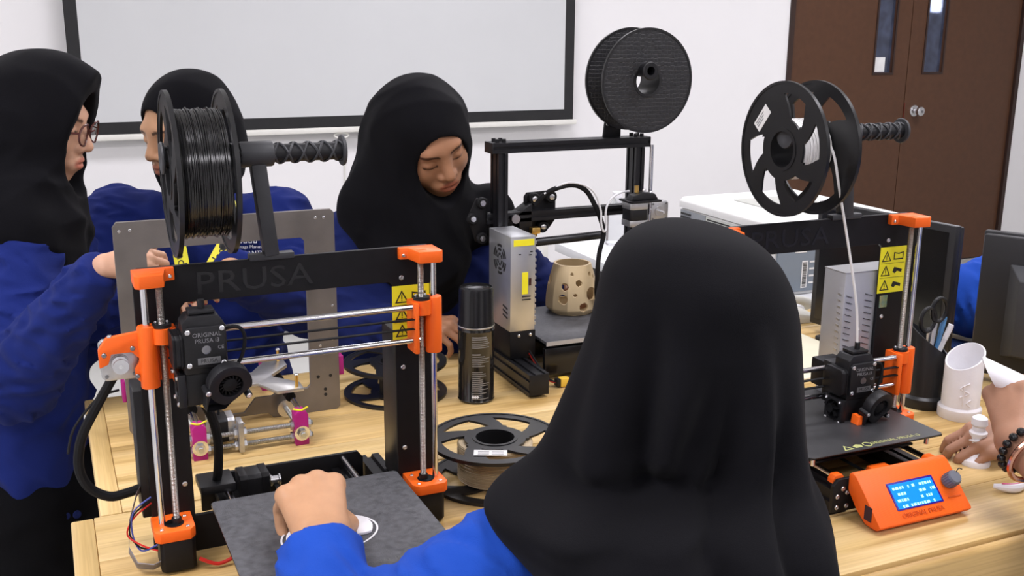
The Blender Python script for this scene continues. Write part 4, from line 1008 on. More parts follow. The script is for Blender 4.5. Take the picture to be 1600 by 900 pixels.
# phone and paper further back
ph = thing('phone', 'dark blue phone lying flat between the two monitors', 'phone', (1.742,1.576,TZ), math.radians(20))
B(-.040,.040,-.075,.075,0,.008).build('phone_body', 'black_gloss', ph, bevel=.002)
B(-.036,.036,-.068,.068,.0081,.0086).build('phone_screen', mat('phone_glass', (.02,.035,.10), .1, spec=.6, var=.1), ph)
bd = tag(B(0,.345,0,.262,0,.004).build('cardboard_sheet', mat('pale_card', (.74,.70,.53), .6, var=.05, vscale=12), bevel=.001, loc=(1.150,1.530,TZ)), 'pale cardboard sheet lying on the back table behind the right printer', 'cardboard')
# ================================================================== office things behind the tables
mat('desk_white', (0.74,0.75,0.76), 0.45, var=.03, vscale=10)
mat('desk_panel', (0.022,0.022,0.024), 0.5, var=.15, vscale=10)
d = thing('white_desk', 'white topped office desk with black side panel behind the tables', 'desk', (1.435,1.985,0))
B(0,.645,0,.91,TZ-.028,TZ).build('desk_top', 'desk_white', d, bevel=.002)
B(.045,.070,.03,.88,.0,TZ-.0285).build('side_panel', 'desk_panel', d)
B(.60,.625,.03,.88,.0,TZ-.0285).build('side_panel', 'desk_panel', d)
B(.0705,.5995,.60,.62,.25,TZ-.0285).build('modesty_panel', 'desk_panel', d)
# office laser printer
mat('office_white', (0.76,0.76,0.74), 0.45, var=.03, vscale=14)
mat('office_beige', (0.47,0.48,0.44), 0.5, var=.03, vscale=14)
mat('office_grey', (0.22,0.235,0.25), 0.5, var=.05, vscale=14)
mat('office_blue', (0.215,0.255,0.30), 0.42, var=.06, vscale=8)
op = thing('laser_printer', 'white office laser printer with blue-grey front on the white desk', 'office printer', (1.638,2.072,TZ))
B(0,.40,.0,.430,0,.160).build('body', 'office_white', op, bevel=.004)
MB().prism([(-.004,.162),(.404,.162),(.404,.184),(.392,.192),(.008,.192),(-.004,.182)], -.006, .434, 'XZ').build('top_cover', 'office_white', op, bevel=.003)
B(.10,.30,.10,.32,.1922,.1950).build('output_tray', 'office_beige', op, bevel=.001)
B(-.0035,-.0005,.016,.300,.040,.156).build('side_door', 'office_beige', op, bevel=.001)
B(-.0035,-.0005,.302,.426,.010,.158).build('side_panel', 'office_grey', op, bevel=.001)
for k in range(11): B(-.0060,-.0036,.372,.420,.046+k*.0100,.0505+k*.0100).build('vent_slot', 'ink', op)
B(-.0050,-.0036,.036,.150,.1480,.1515).build('grip_slot', 'ink', op)
B(-.0050,-.0036,.186,.292,.1480,.1515).build('grip_slot', 'ink', op)
fp = B(.004,.396,-.010,-.0006,.010,.158).build('front_door', 'office_blue', op, bevel=.004)
lb = B(.056,.092,-.0112,-.0102,.112,.148).build('label', 'white_paper', fp)
for k in range(3): B(.059,.088-.004*k,-.0116,-.0112,.138-k*.008,.141-k*.008).build('print_line', 'grey_ink', lb)
bc = B(.080,.098,-.0112,-.0102,.020,.090).build('barcode_label', 'white_paper', fp)
rnd = random.Random(2); z = .023
while z < .086:
    h_ = rnd.choice((.0008,.0016,.0024)); B(.083,.095,-.0116,-.0112,z,z+h_).build('bar', 'ink', bc); z += h_+rnd.choice((.001,.0016))
for k in range(4): B(.104,.124,-.0112,-.0102,.030+k*.018,.0345+k*.018).build('stripe', 'white_paper', fp)
# beige telephone
tl = thing('telephone', 'pale desk telephone beside the office printer', 'telephone', (1.535,1.912,TZ), math.radians(-8))
mat('phone_beige', (0.56,0.55,0.49), .45, var=.03, vscale=20)
MB().prism([(-.085,0),(.085,0),(.085,.018),(-.085,.045)], -.070, .070, 'YZ').build('phone_base', 'phone_beige', tl, bevel=.004).rotation_euler = (0,0,-PI/2)
tl.scale = (.85,.85,.85)
hs = MB().tube([(-.060,-.052,.052),(-.045,-.050,.062),(0,-.046,.066),(.045,-.050,.058),(.062,-.052,.046)], .012, 12, rs=[.017,.012,.0105,.012,.016]).build('handset', 'phone_beige', tl)
for i in range(3):
    for j in range(4): B(-.012+i*.019,.001+i*.019,.000+j*.014,.009+j*.014,.0300,.0340).build('key', 'office_grey', tl, loc=(.010,.0,.004))
# monitors seen from behind
mat('monitor_black', (0.014,0.014,0.016), 0.42, var=.1, vscale=20, bump=.08, bscale=900, spec=.45)
mat('monitor_grey', (0.045,0.046,0.050), 0.5, var=.08, vscale=16, bump=.05)
mat('logo_grey', (0.16,0.165,0.175), 0.35, var=.05)
def monitor(label, near, ang, w, z0, z1, logo):
    """back view; local x runs along the panel from its near edge, local -y is the back of the shell"""
    t = thing('monitor', label, 'monitor', (near[0], near[1], TZ), ang, group='monitors seen from behind')
    h0, h1 = z0-TZ, z1-TZ
    B(0,w,.012,.030,h0,h1).build('screen_bezel', 'monitor_black', t, bevel=.003)
    B(.014,w-.014,.0302,.0310,h0+.014,h1-.014).build('screen_glass', 'black_gloss', t)
    sh = MB().prism([(.004,h0+.004),(w-.004,h0+.004),(w-.004,h1-.004),(.004,h1-.004)], -.004, .0118, 'XZ').build('back_shell', 'monitor_black', t, bevel=.004)
    a, b, c, d_ = .055, w-.055, h0+.045, h1-.055
    V = [(a,-.0042,c),(b,-.0042,c),(b,-.0042,d_),(a,-.0042,d_),(a+.025,-.034,c+.012),(b-.025,-.034,c+.012),(b-.025,-.034,d_-.025),(a+.025,-.034,d_-.025)]
    hump = MB().add(V, [(0,1,2,3),(4,7,6,5),(0,4,5,1),(1,5,6,2),(2,6,7,3),(3,7,4,0)]).build('rear_housing', 'monitor_grey' if logo == 0 else 'monitor_black', t, bevel=.002)
    for k in range(9): B(a+.045,b-.045,-.0352,-.0340,d_-.040-k*.006,d_-.0375-k*.006).build('vent_slot', 'ink', hump)
    if logo:
        lx, lz = w-.070, h1-.060
        pn = B(w-.125,w-.012,-.0065,-.0042,h0+.012,h1-.010).build('side_band', 'monitor_grey', t, bevel=.001)
        g = bpy.data.objects.new('logo', None); COL.objects.link(g); g.parent = t; g.location = (lx,-.0068,lz)
        MB().lathe([(.0165,0),(.0185,0),(.0185,.0006),(.0165,.0006)], 32, (0,0,0), (0,-1,0), closed=True).build('logo_ring', 'logo_grey', g)
        text('logo_letters', 'hp', .030, 'logo_grey', g, (0,-.0002,.001), (PI/2,0,0), .0003).data
        B(.050,.075,-.040,-.0345,h0+.060,h0+.085).build('socket_box', 'monitor_grey', t, bevel=.002)
    MB().bar((w/2,-.020,h0+.060),(w/2,-.012,.012),.060,.016,(0,1,0)).build('stand_neck', 'monitor_black', t, bevel=.002)
    MB().prism([(w/2-.11,-.100),(w/2+.11,-.100),(w/2+.11,.080),(w/2-.11,.080)], 0, .012).build('stand_base', 'monitor_black', t, bevel=.004)
    return t
aM = math.atan2(1.90-1.468, 1.555-1.614)
monitor('black monitor seen from behind with round logo, behind the right printer', (1.614,1.468), aM, .345, .838, 1.114, 1).rotation_euler = (0,0,aM)
aN = math.atan2(1.326-1.385, 1.602-1.569)
monitor('black monitor seen from behind at the right edge of the picture', (1.606,1.420), aN, .44, .832, 1.112, 0).rotation_euler = (0,0,aN)
# clear plastic bottle on the white desk
bt = thing('plastic_bottle', 'clear plastic bottle standing on the white desk', 'bottle', (1.60,2.80,TZ))
MB().lathe([(0,.002),(.032,0),(.034,.004),(.034,.100),(.030,.116),(.014,.140),(.013,.150)], 28).build('bottle_wall', mat('clear_plastic', (.93,.95,.97), .12, trans=.85, spec=.4, ior=1.2, var=.02), bt)
MB().lathe([(0,.164),(.0150,.164),(.0150,.148),(.0135,.148)], 20).build('bottle_cap', 'white_print', bt)
# ================================================================== people: signed-distance modelling
def _v(p): return np.asarray(p, dtype=np.float64)
def sd_cone(P, a, b, ra, rb):
    a, b = _v(a), _v(b); ab = b-a; L2 = max(ab@ab, 1e-12)
    t = np.clip(((P-a)@ab)/L2, 0, 1)
    return np.linalg.norm(P - a - t[:,None]*ab, axis=1) - (ra + (rb-ra)*t)
def sd_chain(P, pts, rs, k=0.0):
    d = None
    for i in range(len(pts)-1):
        e = sd_cone(P, pts[i], pts[i+1], rs[i], rs[i+1])
        d = e if d is None else (np.minimum(d, e) if k == 0 else smin(d, e, k))
    return d
def sd_ell(P, c, r, M=None):
    q = P - _v(c)
    if M is not None: q = q @ M
    r = _v(r); k0 = np.linalg.norm(q/r, axis=1); k1 = np.linalg.norm(q/(r*r), axis=1)
    return k0*(k0-1.0)/np.maximum(k1, 1e-9)
def smin(a, b, k):
    h = np.clip(.5+.5*(b-a)/k, 0, 1); return b*(1-h)+a*h-k*h*(1-h)
def smax(a, b, k): return -smin(-a, -b, k)
def folds(P, amp, freq, seed=0, direction=(0,0,1), stretch=.35):
    """cloth folds: warped ridges, long along direction"""
    d = _v(direction)/np.linalg.norm(direction)
    x = _v((1,0,0)) if abs(d[0]) < .8 else _v((0,1,0)); y = np.cross(d, x); y /= np.linalg.norm(y); x = np.cross(y, d)
    u, v, w = P@x*freq + seed*1.7, P@y*freq + seed*.9, P@d*freq*stretch + seed*2.3
    wp = 1.3*np.sin(w*1.9 + .8*np.sin(u*.7+seed)) + .7*np.sin(v*.8+w)
    a = np.sin(u*1.1 + 1.4*wp + .6*np.sin(w*3.1)); b = np.sin(v*1.3 - 1.1*wp + seed)
    c = np.sin((u+v)*2.3 + 2.0*wp)
    r = (1-np.abs(a))*1.2 + .8*(1-np.abs(b)) + .35*c - 1.0
    return -amp*r
def mesh_sdf(fn, lo, hi, h):
    lo, hi = _v(lo), _v(hi); bs = 6
    n = np.ceil((hi-lo)/(h*bs)).astype(int); N = n*bs + 1
    cx = [lo[i] + (np.arange(n[i])+.5)*h*bs for i in range(3)]
    C_ = np.stack(np.meshgrid(*cx, indexing='ij'), -1).reshape(-1,3)
    dc = fn(C_).reshape(n)
    D = np.repeat(np.repeat(np.repeat(dc, bs, 0), bs, 1), bs, 2)
    D = np.pad(D, ((0,1),(0,1),(0,1)), mode='edge').astype(np.float32)
    near = np.argwhere(np.abs(dc) < h*bs*1.55)
    off = np.stack(np.meshgrid(*[np.arange(bs+1)]*3, indexing='ij'), -1).reshape(-1,3)
    for s in range(0, len(near), 1500):
        I = (near[s:s+1500,None,:]*bs + off[None]).reshape(-1,3)
        D[I[:,0],I[:,1],I[:,2]] = fn(lo + I*h)
    ins = D < 0
    cnt = np.zeros(tuple(np.array(D.shape)-1), np.int8)
    cor = [(i,j,k) for i in (0,1) for j in (0,1) for k in (0,1)]
    sl = lambda A,i,j,k: A[i:A.shape[0]-1+i, j:A.shape[1]-1+j, k:A.shape[2]-1+k]
    for c in cor: cnt += sl(ins,*c)
    act = np.argwhere((cnt > 0) & (cnt < 8))
    vid = -np.ones(cnt.shape, np.int64); vid[act[:,0],act[:,1],act[:,2]] = np.arange(len(act))
    dv = np.stack([D[act[:,0]+c[0],act[:,1]+c[1],act[:,2]+c[2]] for c in cor], 1)
    cc = np.array(cor, float); pos = np.zeros((len(act),3)); num = np.zeros(len(act))
    for a in range(8):
        for b in range(a+1,8):
            if np.abs(cc[a]-cc[b]).sum() != 1: continue
            m = (dv[:,a] < 0) != (dv[:,b] < 0)
            t = dv[m,a]/(dv[m,a]-dv[m,b]); pos[m] += cc[a] + t[:,None]*(cc[b]-cc[a]); num[m] += 1
    V = lo + (act + pos/num[:,None])*h
    F = []
    for ax in range(3):
        o1, o2 = [(1,2),(2,0),(0,1)][ax]
        A = [slice(None)]*3; Bq = [slice(None)]*3
        A[ax] = slice(0,-1); Bq[ax] = slice(1,None)
        e = np.argwhere(ins[tuple(A)] != ins[tuple(Bq)])
        e = e[(e[:,o1] > 0) & (e[:,o2] > 0) & (e[:,o1] < cnt.shape[o1]) & (e[:,o2] < cnt.shape[o2])]
        q = []
        for d1, d2 in ((-1,-1),(0,-1),(0,0),(-1,0)):
            c = e.copy(); c[:,o1] += d1; c[:,o2] += d2; q.append(vid[c[:,0],c[:,1],c[:,2]])
        q = np.stack(q, 1); fl = ~ins[e[:,0],e[:,1],e[:,2]]
        q[fl] = q[fl][:,::-1]; F.append(q)
    F = np.concatenate(F); F = F[(F >= 0).all(1)]
    return V, F
def sdf_obj(name, fn, lo, hi, h, m, parent, tint=None):
    V, F = mesh_sdf(fn, lo, hi, h)
    me = bpy.data.meshes.new(name)
    me.vertices.add(len(V)); me.vertices.foreach_set('co', V.astype(np.float32).ravel())
    me.loops.add(F.size); me.loops.foreach_set('vertex_index', F.astype(np.int32).ravel())
    me.polygons.add(len(F)); me.polygons.foreach_set('loop_start', np.arange(0, F.size, 4, dtype=np.int32))
    me.update(calc_edges=True); me.validate()
    me.polygons.foreach_set('use_smooth', np.ones(len(F), bool))
    if tint is not None:
        col = np.ones((len(V),4), np.float32); col[:,:3] = tint(V)
        ca = me.color_attributes.new('tint', 'FLOAT_COLOR', 'POINT'); ca.data.foreach_set('color', col.ravel())
    o = link(name, me, m, parent)
    return o

SKINS = {k: mat('skin_'+k, c, 0.5, var=.06, vscale=40, bump=.08, bscale=500, spec=.35, sss=.12, attr='tint') for k, c in
         dict(fair=(.62,.36,.24), tan=(.385,.190,.105), warm=(.51,.280,.155), brown=(.36,.19,.12)).items()}
cloth_mat('jacket_blue', (.010,.020,.135), .85, .12, .03, 700, .25, .12)
cloth_mat('jacket_bright', (.012,.062,.38), .85, .12, .03, 700, .25, .12)
cloth_mat('jacket_navy', (.009,.016,.090), .85, .15, .03, 700, .25, .12)
cloth_mat('hijab_black', (.0034,.0033,.0047), .88, .12, .02, 900, .18, .11)
cloth_mat('trousers_black', (.004,.004,.005), .9, .15, .01, 700, .2, .1)
mat('shoe_black', (.01,.01,.011), .5, var=.1)

def basis(f, pitch=0.0, roll=0.0):
    """head frame columns: right, forward, up; f = horizontal facing, pitch>0 looks down, roll>0 tilts to own right"""
    f = Vector((f[0], f[1], 0)).normalized(); r = f.cross(Vector((0,0,1)))
    M = Matrix((r, f, Vector((0,0,1)))).transposed()
    M = M @ Matrix.Rotation(-math.radians(pitch), 3, 'X') @ Matrix.Rotation(math.radians(roll), 3, 'Y')
    return np.array(M)
def head_sdf(Q, s=1.0):
    nrm = np.linalg.norm(Q, axis=1); d = nrm - .13*s; m = nrm < .21*s
    if m.any(): d[m] = _head_sdf(Q[m], s)
    return d
def _head_sdf(Q, s=1.0):
    Q = Q/s
    d = sd_ell(Q, (0,-.014,.030), (.073,.094,.086))
    d = smin(d, sd_ell(Q, (0,.020,-.024), (.060,.066,.080)), .03)
    d = smin(d, sd_ell(Q, (0,.052,-.086), (.026,.026,.021)), .03)
    for x in (-1,1):
        d = smin(d, sd_ell(Q, (x*.036,.050,-.028), (.026,.024,.028)), .025)
    d = smin(d, sd_cone(Q, (-.030,.074,.026), (.030,.074,.026), .011, .011), .022)
    for x in (-1,1):
        d = smax(d, -sd_ell(Q, (x*.031,.101,.008), (.0185,.017,.0115)), .014)
        d = smin(d, sd_ell(Q, (x*.0305,.0715,.004), (.0145,.0135,.0110)), .004)
    d = smin(d, sd_cone(Q, (0,.080,.016), (0,.101,-.024), .0065, .0115), .014)
    for x in (-1,1): d = smin(d, sd_ell(Q, (x*.0125,.090,-.030), (.0085,.0095,.0075)), .006)
    for x in (-1,1): d = smax(d, -sd_ell(Q, (x*.0065,.1010,-.0375), (.0035,.006,.0035)), .003)
    d = smin(d, sd_ell(Q, (0,.078,-.058), (.030,.016,.018)), .016)
    d = smin(d, sd_ell(Q, (0,.0895,-.0525), (.0195,.0085,.0060)), .005)
    d = smin(d, sd_ell(Q, (0,.0885,-.0640), (.0165,.0095,.0072)), .005)
    d = smax(d, -sd_ell(Q, (0,.1000,-.0582), (.0215,.0090,.0013)), .003)
    return d*s
def head_tint(Q, eyes='down', s=1.0):
    Q = Q/s; x, y, z = np.abs(Q[:,0]), Q[:,1], Q[:,2]
    c = np.ones((len(Q),3)); fr = y > .045
    def mix(m, col):
        m = np.clip(m, 0, 1)[:,None]*fr[:,None]; c[:] = c*(1-m) + _v(col)*m
    lip = 1.25 - ((x/.0215)**2 + ((z+.0582)/.0125)**2)
    mix(np.clip(lip*2.2,0,1)*.9, (.80,.46,.46))
    bz = .0265 - 9.0*(x-.034)**2 + .10*(x-.030)*.3
    mix(np.clip((.0042-np.abs(z-bz))/.0018,0,1)*((x > .012) & (x < .052)), (.16,.13,.12))
    ez = (-.0035 if eyes == 'down' else .0005) + 14.0*(x-.031)**2
    mix(np.clip((.0024-np.abs(z-ez))/.0012,0,1)*((x > .0165) & (x < .0455)), (.10,.08,.08))
    if eyes == 'open':
        mix(((x-.0305)**2+(z-.003)**2 < .0042**2).astype(float), (.08,.06,.05))
    return c
class Hand:
    """five-fingered hand; x towards the thumb, y along the fingers, z out of the back"""
    LEN = ((.041,.024,.019),(.045,.027,.020),(.041,.025,.019),(.032,.019,.017))
    def __init__(s, wrist, along, back, side, curls, spread=.06, thumb=(.5,.45,.3), scale=1.0, nail=None):
        y = Vector(along).normalized(); z = Vector(back); z = (z - y*z.dot(y)).normalized(); x = y.cross(z)*side
        s.M = np.array(Matrix((x, y, z)).transposed()); s.o = _v(wrist); s.sc = scale; s.nail = nail
        s.f = []; s.tips = []
        kn = ((.0265,.083,0),(.0090,.087,.002),(-.0085,.083,.001),(-.0250,.074,-.002))
        for i in range(4):
            p = _v(kn[i]); pts = [p.copy()]; ang = 0.0; ax = (1.5-i)*spread
            for j in range(3):
                ang += curls[i][j] if isinstance(curls[i], (tuple, list)) else curls[i]*(1.0,1.15,.7)[j]
                dv = _v((math.sin(ax)*math.cos(ang), math.cos(ax)*math.cos(ang), -math.sin(ang))); p = p + dv*s.LEN[i][j]; pts.append(p.copy())
            r = (.0090,.0082,.0074,.0064) if i < 3 else (.0080,.0072,.0065,.0057)
            s.f.append((pts, r)); s.tips.append((pts[-1], dv, ang))
        a, b, c = thumb
        p0 = _v((.018,.020,-.006)); p1 = p0 + .042*_v((math.sin(.9-a*.4)*.95, math.cos(.9-a*.4), -a*.8))
        p2 = p1 + .032*_v((math.sin(.55-b)*.9, math.cos(.55-b), -b)); p3 = p2 + .025*_v((math.sin(.35-b-c), math.cos(.35-b-c), -b-c*.4))
        s.f.append(([p0,p1,p2,p3], (.0150,.0105,.0088,.0072))); s.tips.append((p3, p3-p2, 0))
        s.palm = [((.010,.000,0),kn[0],.0165,.0118),((.004,.000,0),kn[1],.0170,.0122),((-.004,.000,0),kn[2],.0170,.0116),((-.010,.000,0),kn[3],.0160,.0105)]
    def sdf(s, P):
        nrm = np.linalg.norm(P - s.o - s.M@_v((0,.08,-.03))*s.sc, axis=1); d = nrm - .14*s.sc; m = nrm < .20*s.sc
        if m.any(): d[m] = s._sdf(P[m])
        return d
    def _sdf(s, P):
        Q = ((P - s.o) @ s.M)/s.sc; d = None
        for a, b, ra, rb in s.palm:
            e = sd_cone(Q, a, b, ra, rb); d = e if d is None else smin(d, e, .007)
        for pts, r in s.f[:4]: d = smin(d, np.linalg.norm(Q - pts[0] - _v((0,-.002,.002)), axis=1) - .0112, .005)
        g = None
        for pts, r in s.f:
            e = sd_chain(Q, pts, r); g = e if g is None else np.minimum(g, e)
        return smin(d, g, .0055)*s.sc
    def world(s, q): return s.o + s.M @ (_v(q)*s.sc)
    def tint(s, P, c):
        if s.nail is None: return
        Q = ((P - s.o) @ s.M)/s.sc
        for p, dv, ang in s.tips:
            dv = dv/np.linalg.norm(dv); up = _v((0,math.sin(ang),math.cos(ang))) if ang else _v((.6,.1,.8))
            q = Q - (p + up*.005); m = np.linalg.norm(q, axis=1) < .0062
            c[m] = _v(s.nail)
def bounds(pts, pad):
    A = np.array([tuple(p) for p in pts], float); return A.min(0)-pad, A.max(0)+pad
def person(label, skin, head, f, pitch, roll, limbs, hands, h=.0032, hs=1.0, eyes='down', torso=None, back=0.0):
    """body: one mesh of head, neck, torso and arms; returns the thing and its head frame"""
    t = thing('person', label, 'person', (0,0,0))
    M = basis(f, pitch, roll); hc = _v(head) - M@_v((0,back,0))
    nb = _v(torso[0]); pv = _v(torso[1])
    def fn(P):
        Q = (P - hc) @ M
        d = head_sdf(Q, hs)
        d = smin(d, sd_cone(P, hc + M @ _v((0,-.020,-.060)), nb, .047, .050), .02)
        tr = sd_cone(P, nb + _v((0,0,-.05)), pv, .085, .095)
        d = smin(d, tr, .05)
        for pts, rs in limbs: d = smin(d, sd_chain(P, pts, rs, .01), .02)
        for hd in hands: d = smin(d, hd.sdf(P), .012)
        return d
    def tint(V):
        Q = (V - hc) @ M
        c = head_tint(Q, eyes, hs); far = np.linalg.norm(Q, axis=1) > .16; c[far] = 1
        for hd in hands: hd.tint(V, c)
        return c
    pts = [hc + M @ _v((x,y,z)) for x in (-.09,.09) for y in (-.12,.13) for z in (-.13,.13)] + [nb, pv]
    rad = .12
    lo, hi = bounds(pts, .02); lo2, hi2 = bounds([nb, pv], .11)
    lo, hi = np.minimum(lo, lo2), np.maximum(hi, hi2)
    for p_, r_ in limbs:
        l, u = bounds(p_, max(r_)+.02); lo, hi = np.minimum(lo,l), np.maximum(hi,u)
    for hd in hands:
        l, u = bounds([hd.world(q) for q in ((0,-.02,0),(.09,.2,.02),(-.06,.2,-.02),(.09,.0,-.15),(-.06,.12,-.16))], .03); lo, hi = np.minimum(lo,l), np.maximum(hi,u)
    sdf_obj('body', fn, lo, hi, h, SKINS[skin], t, tint)
    return t, M, hc
def sleeve(P, pts, rs, seed, amp=.0035):
    d = sd_chain(P, pts, rs, .02)
    w, e = _v(pts[-1]), _v(pts[-2]); dr = (w-e)/np.linalg.norm(w-e)
    ax = _v(pts[1])-_v(pts[0])
    d = d + folds(P, amp, 42, seed, ax, .9)
    return smax(d, (P-w)@dr, .006)
def jacket(t, m, chest, hip, sh, arms, seed, h=.006, rx=.165, ry=.105, hem=None, amp=.0045, right=None, rhem=.19):
    """chest/hip centres, shoulder points, arms = list of (points, radii)"""
    chest, hip = _v(chest), _v(hip); s0, s1 = _v(sh[0]), _v(sh[1])
    r = (s1-s0); r[2] = 0; r /= np.linalg.norm(r); up = (chest-hip)/np.linalg.norm(chest-hip); fw_ = np.cross(up, r); fw_ /= np.linalg.norm(fw_); r2 = np.cross(fw_, up)
    Mx = np.stack([r2, fw_, up], 1); L = np.linalg.norm(chest-hip)
    def fn(P):
        Q = (P - hip) @ Mx; z = np.clip(Q[:,2]/L, -.2, 1.1)
        ax = rhem + (rx-rhem)*np.clip(z,0,1); ay = rhem*.72 + (ry-rhem*.72)*np.clip(z,0,1)
        k = np.sqrt((Q[:,0]/ax)**2 + (Q[:,1]/ay)**2)
        d = (k-1)*np.minimum(ax,ay)*.92
        d = smax(d, np.maximum(Q[:,2]-L*1.04, -Q[:,2]), .05)
        d = smax(d, -Q[:,2], .004)
        d = smin(d, sd_cone(P, s0, s1, .066, .066), .06)
        d = smin(d, sd_cone(P, chest + _v((0,0,.02)), (s0+s1)/2 + _v((0,0,.05)), .08, .055), .05)
        d = d + folds(P, amp, 26, seed, up, .5) + folds(P, amp*1.5, 11, seed+5, up + _v((.5,.2,0)), .6)
        for i, (pts, rs) in enumerate(arms): d = smin(d, sleeve(P, pts, rs, seed+i+1, amp*.9), .03)
        return d
    lo, hi = bounds([chest + r*rx, chest - r*rx, hip + r*rhem, hip - r*rhem, hip+fw_*rhem, hip-fw_*rhem, chest+fw_*ry, chest-fw_*ry, s0, s1, s0+_v((0,0,.07)), (s0+s1)/2+_v((0,0,.1))], .085)
    for p_, r_ in arms:
        l, u = bounds(p_, max(r_)+.03); lo, hi = np.minimum(lo,l), np.maximum(hi,u)
    return sdf_obj('jacket', fn, lo, hi, h, m, t)
def trousers(t, hip, foot0, foot1, knee=None, w=.10, h=.010):
    hip = _v(hip); f0, f1 = _v(foot0), _v(foot1)
    s = (f1-f0); s[2] = 0; s = s/np.linalg.norm(s)
    def fn(P):
        d = sd_ell(P, hip, (.165,.13,.13))
        for sg, ft in ((-1,f0),(1,f1)):
            a = hip + s*sg*.075; k = (a+ft)/2 if knee is None else _v(knee[(sg+1)//2])
            d = smin(d, sd_chain(P, [a, k, ft+_v((0,0,.05))], (w, .078, .062), .02), .04)
        return d + folds(P, .004, 24, 3, (0,0,1), .6)
    pts = [hip, f0, f1] + (list(knee) if knee else [])
    lo, hi = bounds(pts, .19); lo[2] = -.01
    sdf_obj('trousers', fn, lo, hi, h, 'trousers_black', t)
    for ft in (f0, f1):
        MB().lathe([(0,.0),(.040,.0),(.044,.012),(.040,.040),(.028,.062),(0,.066)], 18).xf(Matrix.Diagonal((1,1.9,1,1))).build('shoe', 'shoe_black', t, loc=(ft[0],ft[1]-.03,0))
def hijab(t, M, hc, seed, cape=(), brim=0.0, hs=1.0, h=.0045, fold=.0035, fdir=(0,0,1), open_=(.056,.080,-.014), under=True, extra=None, cut=None, puff=1.0, top=.099):
    """head cloth around the head frame M at hc; cape = list of (points, radii) draped below"""
    def outer(P):
        Q = ((P - hc) @ M)/hs
        d = sd_ell(Q, (0,-.020,.030), (.086*puff,.108,top))
        d = smin(d, sd_ell(Q, (0,.010,-.035), (.077*puff,.080,.098)), .035)
        d = smin(d, sd_ell(Q, (0,-.062,-.050), (.066,.066,.085)), .05)
        if brim:
            d = smin(d, sd_ell(Q, (0,.026,.030), (.080,.100,.092)), .04)
            d = smin(d, sd_cone(Q, (0,.040,.085), (0,.084,.102), .030, .008), .05)
            pn = _v((0,.211,-.035)); pn = pn/np.linalg.norm(pn)
            d = smax(d, (Q - _v((0,.086,.102)))@pn, .006)
        d = d*hs
        if extra: d = extra(P, d)
        g = None
        for pts, rs in cape:
            e = sd_chain(P, pts, rs, .03); g = e if g is None else smin(g, e, .045)
        if g is not None:
            d = smin(d, g + folds(P, fold*1.6, 21, seed+1, fdir, .4), .05)
        return d + folds(P, fold, 23, seed, fdir, .45)
    def fn(P):
        Q = ((P - hc) @ M)/hs
        d = outer(P)
        ow, oh, oz = open_
        op = (np.sqrt((Q[:,0]/ow)**2 + ((Q[:,2]-oz)/oh)**2) - 1)*ow
        op = np.maximum(op, -(Q[:,1]-.012))*hs
        d = smax(d, -op, .006)
        if cut: d = cut(P, d)
        return d
    pts = [hc + M @ (_v((x,y,z))*hs) for x in (-.11,.11) for y in (-.14,.12+brim) for z in (-.15,.15)]
    lo, hi = bounds(pts, .02)
    for p_, r_ in cape:
        l, u = bounds(p_, max(r_)+.03); lo, hi = np.minimum(lo,l), np.maximum(hi,u)
    return sdf_obj('hijab', fn, lo, hi, h, 'hijab_black', t)
FH = _v((math.sin(YAW), math.cos(YAW), 0)); RH = _v((math.cos(YAW), -math.sin(YAW), 0))
def face_dir(to_cam, right): return tuple((-FH*to_cam + RH*right)[:2])
RED = (.75,.05,.08)
# ---------------- person standing at the left table corner, in profile
hd = Hand((.070,1.786,1.100), (1,.02,-.02), (-.1,-.75,.62), -1, [(.55,.75,.5),(.65,.8,.5),(.75,.85,.5),(.8,.9,.5)], .03, (.35,.25,.1), .80, RED)
arm = [(-.060,2.050,1.085),(-.085,1.960,.870),(.058,1.795,1.090)]
arm2 = [(.000,2.250,1.085),(.060,2.230,.880),(.150,2.060,.990)]
hd2 = Hand((.150,2.060,.990), (.6,-.8,.1), (0,.2,1), -1, [.5,.5,.55,.6], .04, (.4,.3,.2), .92)
t, M, hc = person('standing person in black headscarf, glasses and blue jacket seen in profile at the left edge', 'fair',
    (.002,2.134,1.300), tuple((RH*.985+FH*.08)[:2]), 13, 0, [([arm[1], arm[2]], (.030,.017)), ([arm[0],arm[1]], (.045,.038)), ([arm2[0],arm2[1],arm2[2]], (.045,.038,.026))], [hd, hd2], back=.017, hs=.98, eyes='open', torso=((-.050,2.160,1.130),(-.095,2.190,.640)))
jacket(t, 'jacket_blue', (-.070,2.165,1.010), (-.085,2.180,.525), ((-.062,2.065,1.085),(-.020,2.255,1.085)),
    [([arm[0],arm[1],(.067,1.787,1.098)], (.072,.074,.038)), (arm2, (.066,.062,.046))], 1, rx=.150, ry=.120, rhem=.150, amp=.006)
for i in range(2): MB().lathe([(0,0),(.008,0),(.008,.003),(.005,.004),(0,.003)], 14, (-.030+.02*i,2.040,.56+.0*i), (.4,-.9,0)).build('button', 'jacket_navy', t)
trousers(t, (-.090,2.180,.56), (-.12,2.10,0), (-.10,2.27,0))
hc1 = hc + M@_v((0,.017,0))
hijab(t, M, hc1, 4, cape=[([hc + M@_v((0,-.05,-.02)), (-.055,2.150,1.130), (-.050,2.140,1.030)], (.105,.120,.105)),
    ([(-.075,2.070,1.13),(-.030,2.240,1.13)], (.085,.080)), ([(-.050,2.080,1.13),(.000,2.090,1.02)], (.080,.040)), ([(-.06,2.10,1.10),(-.075,2.055,1.02)], (.090,.060))], brim=.050, fold=.0040, h=.005, open_=(.058,.098,-.022), fdir=(.25,0,1), hs=1.0)
g = bpy.data.objects.new('glasses', None); COL.objects.link(g); g.parent = t
mat('glasses_frame', (.10,.03,.025), .25, var=.1, spec=.6)
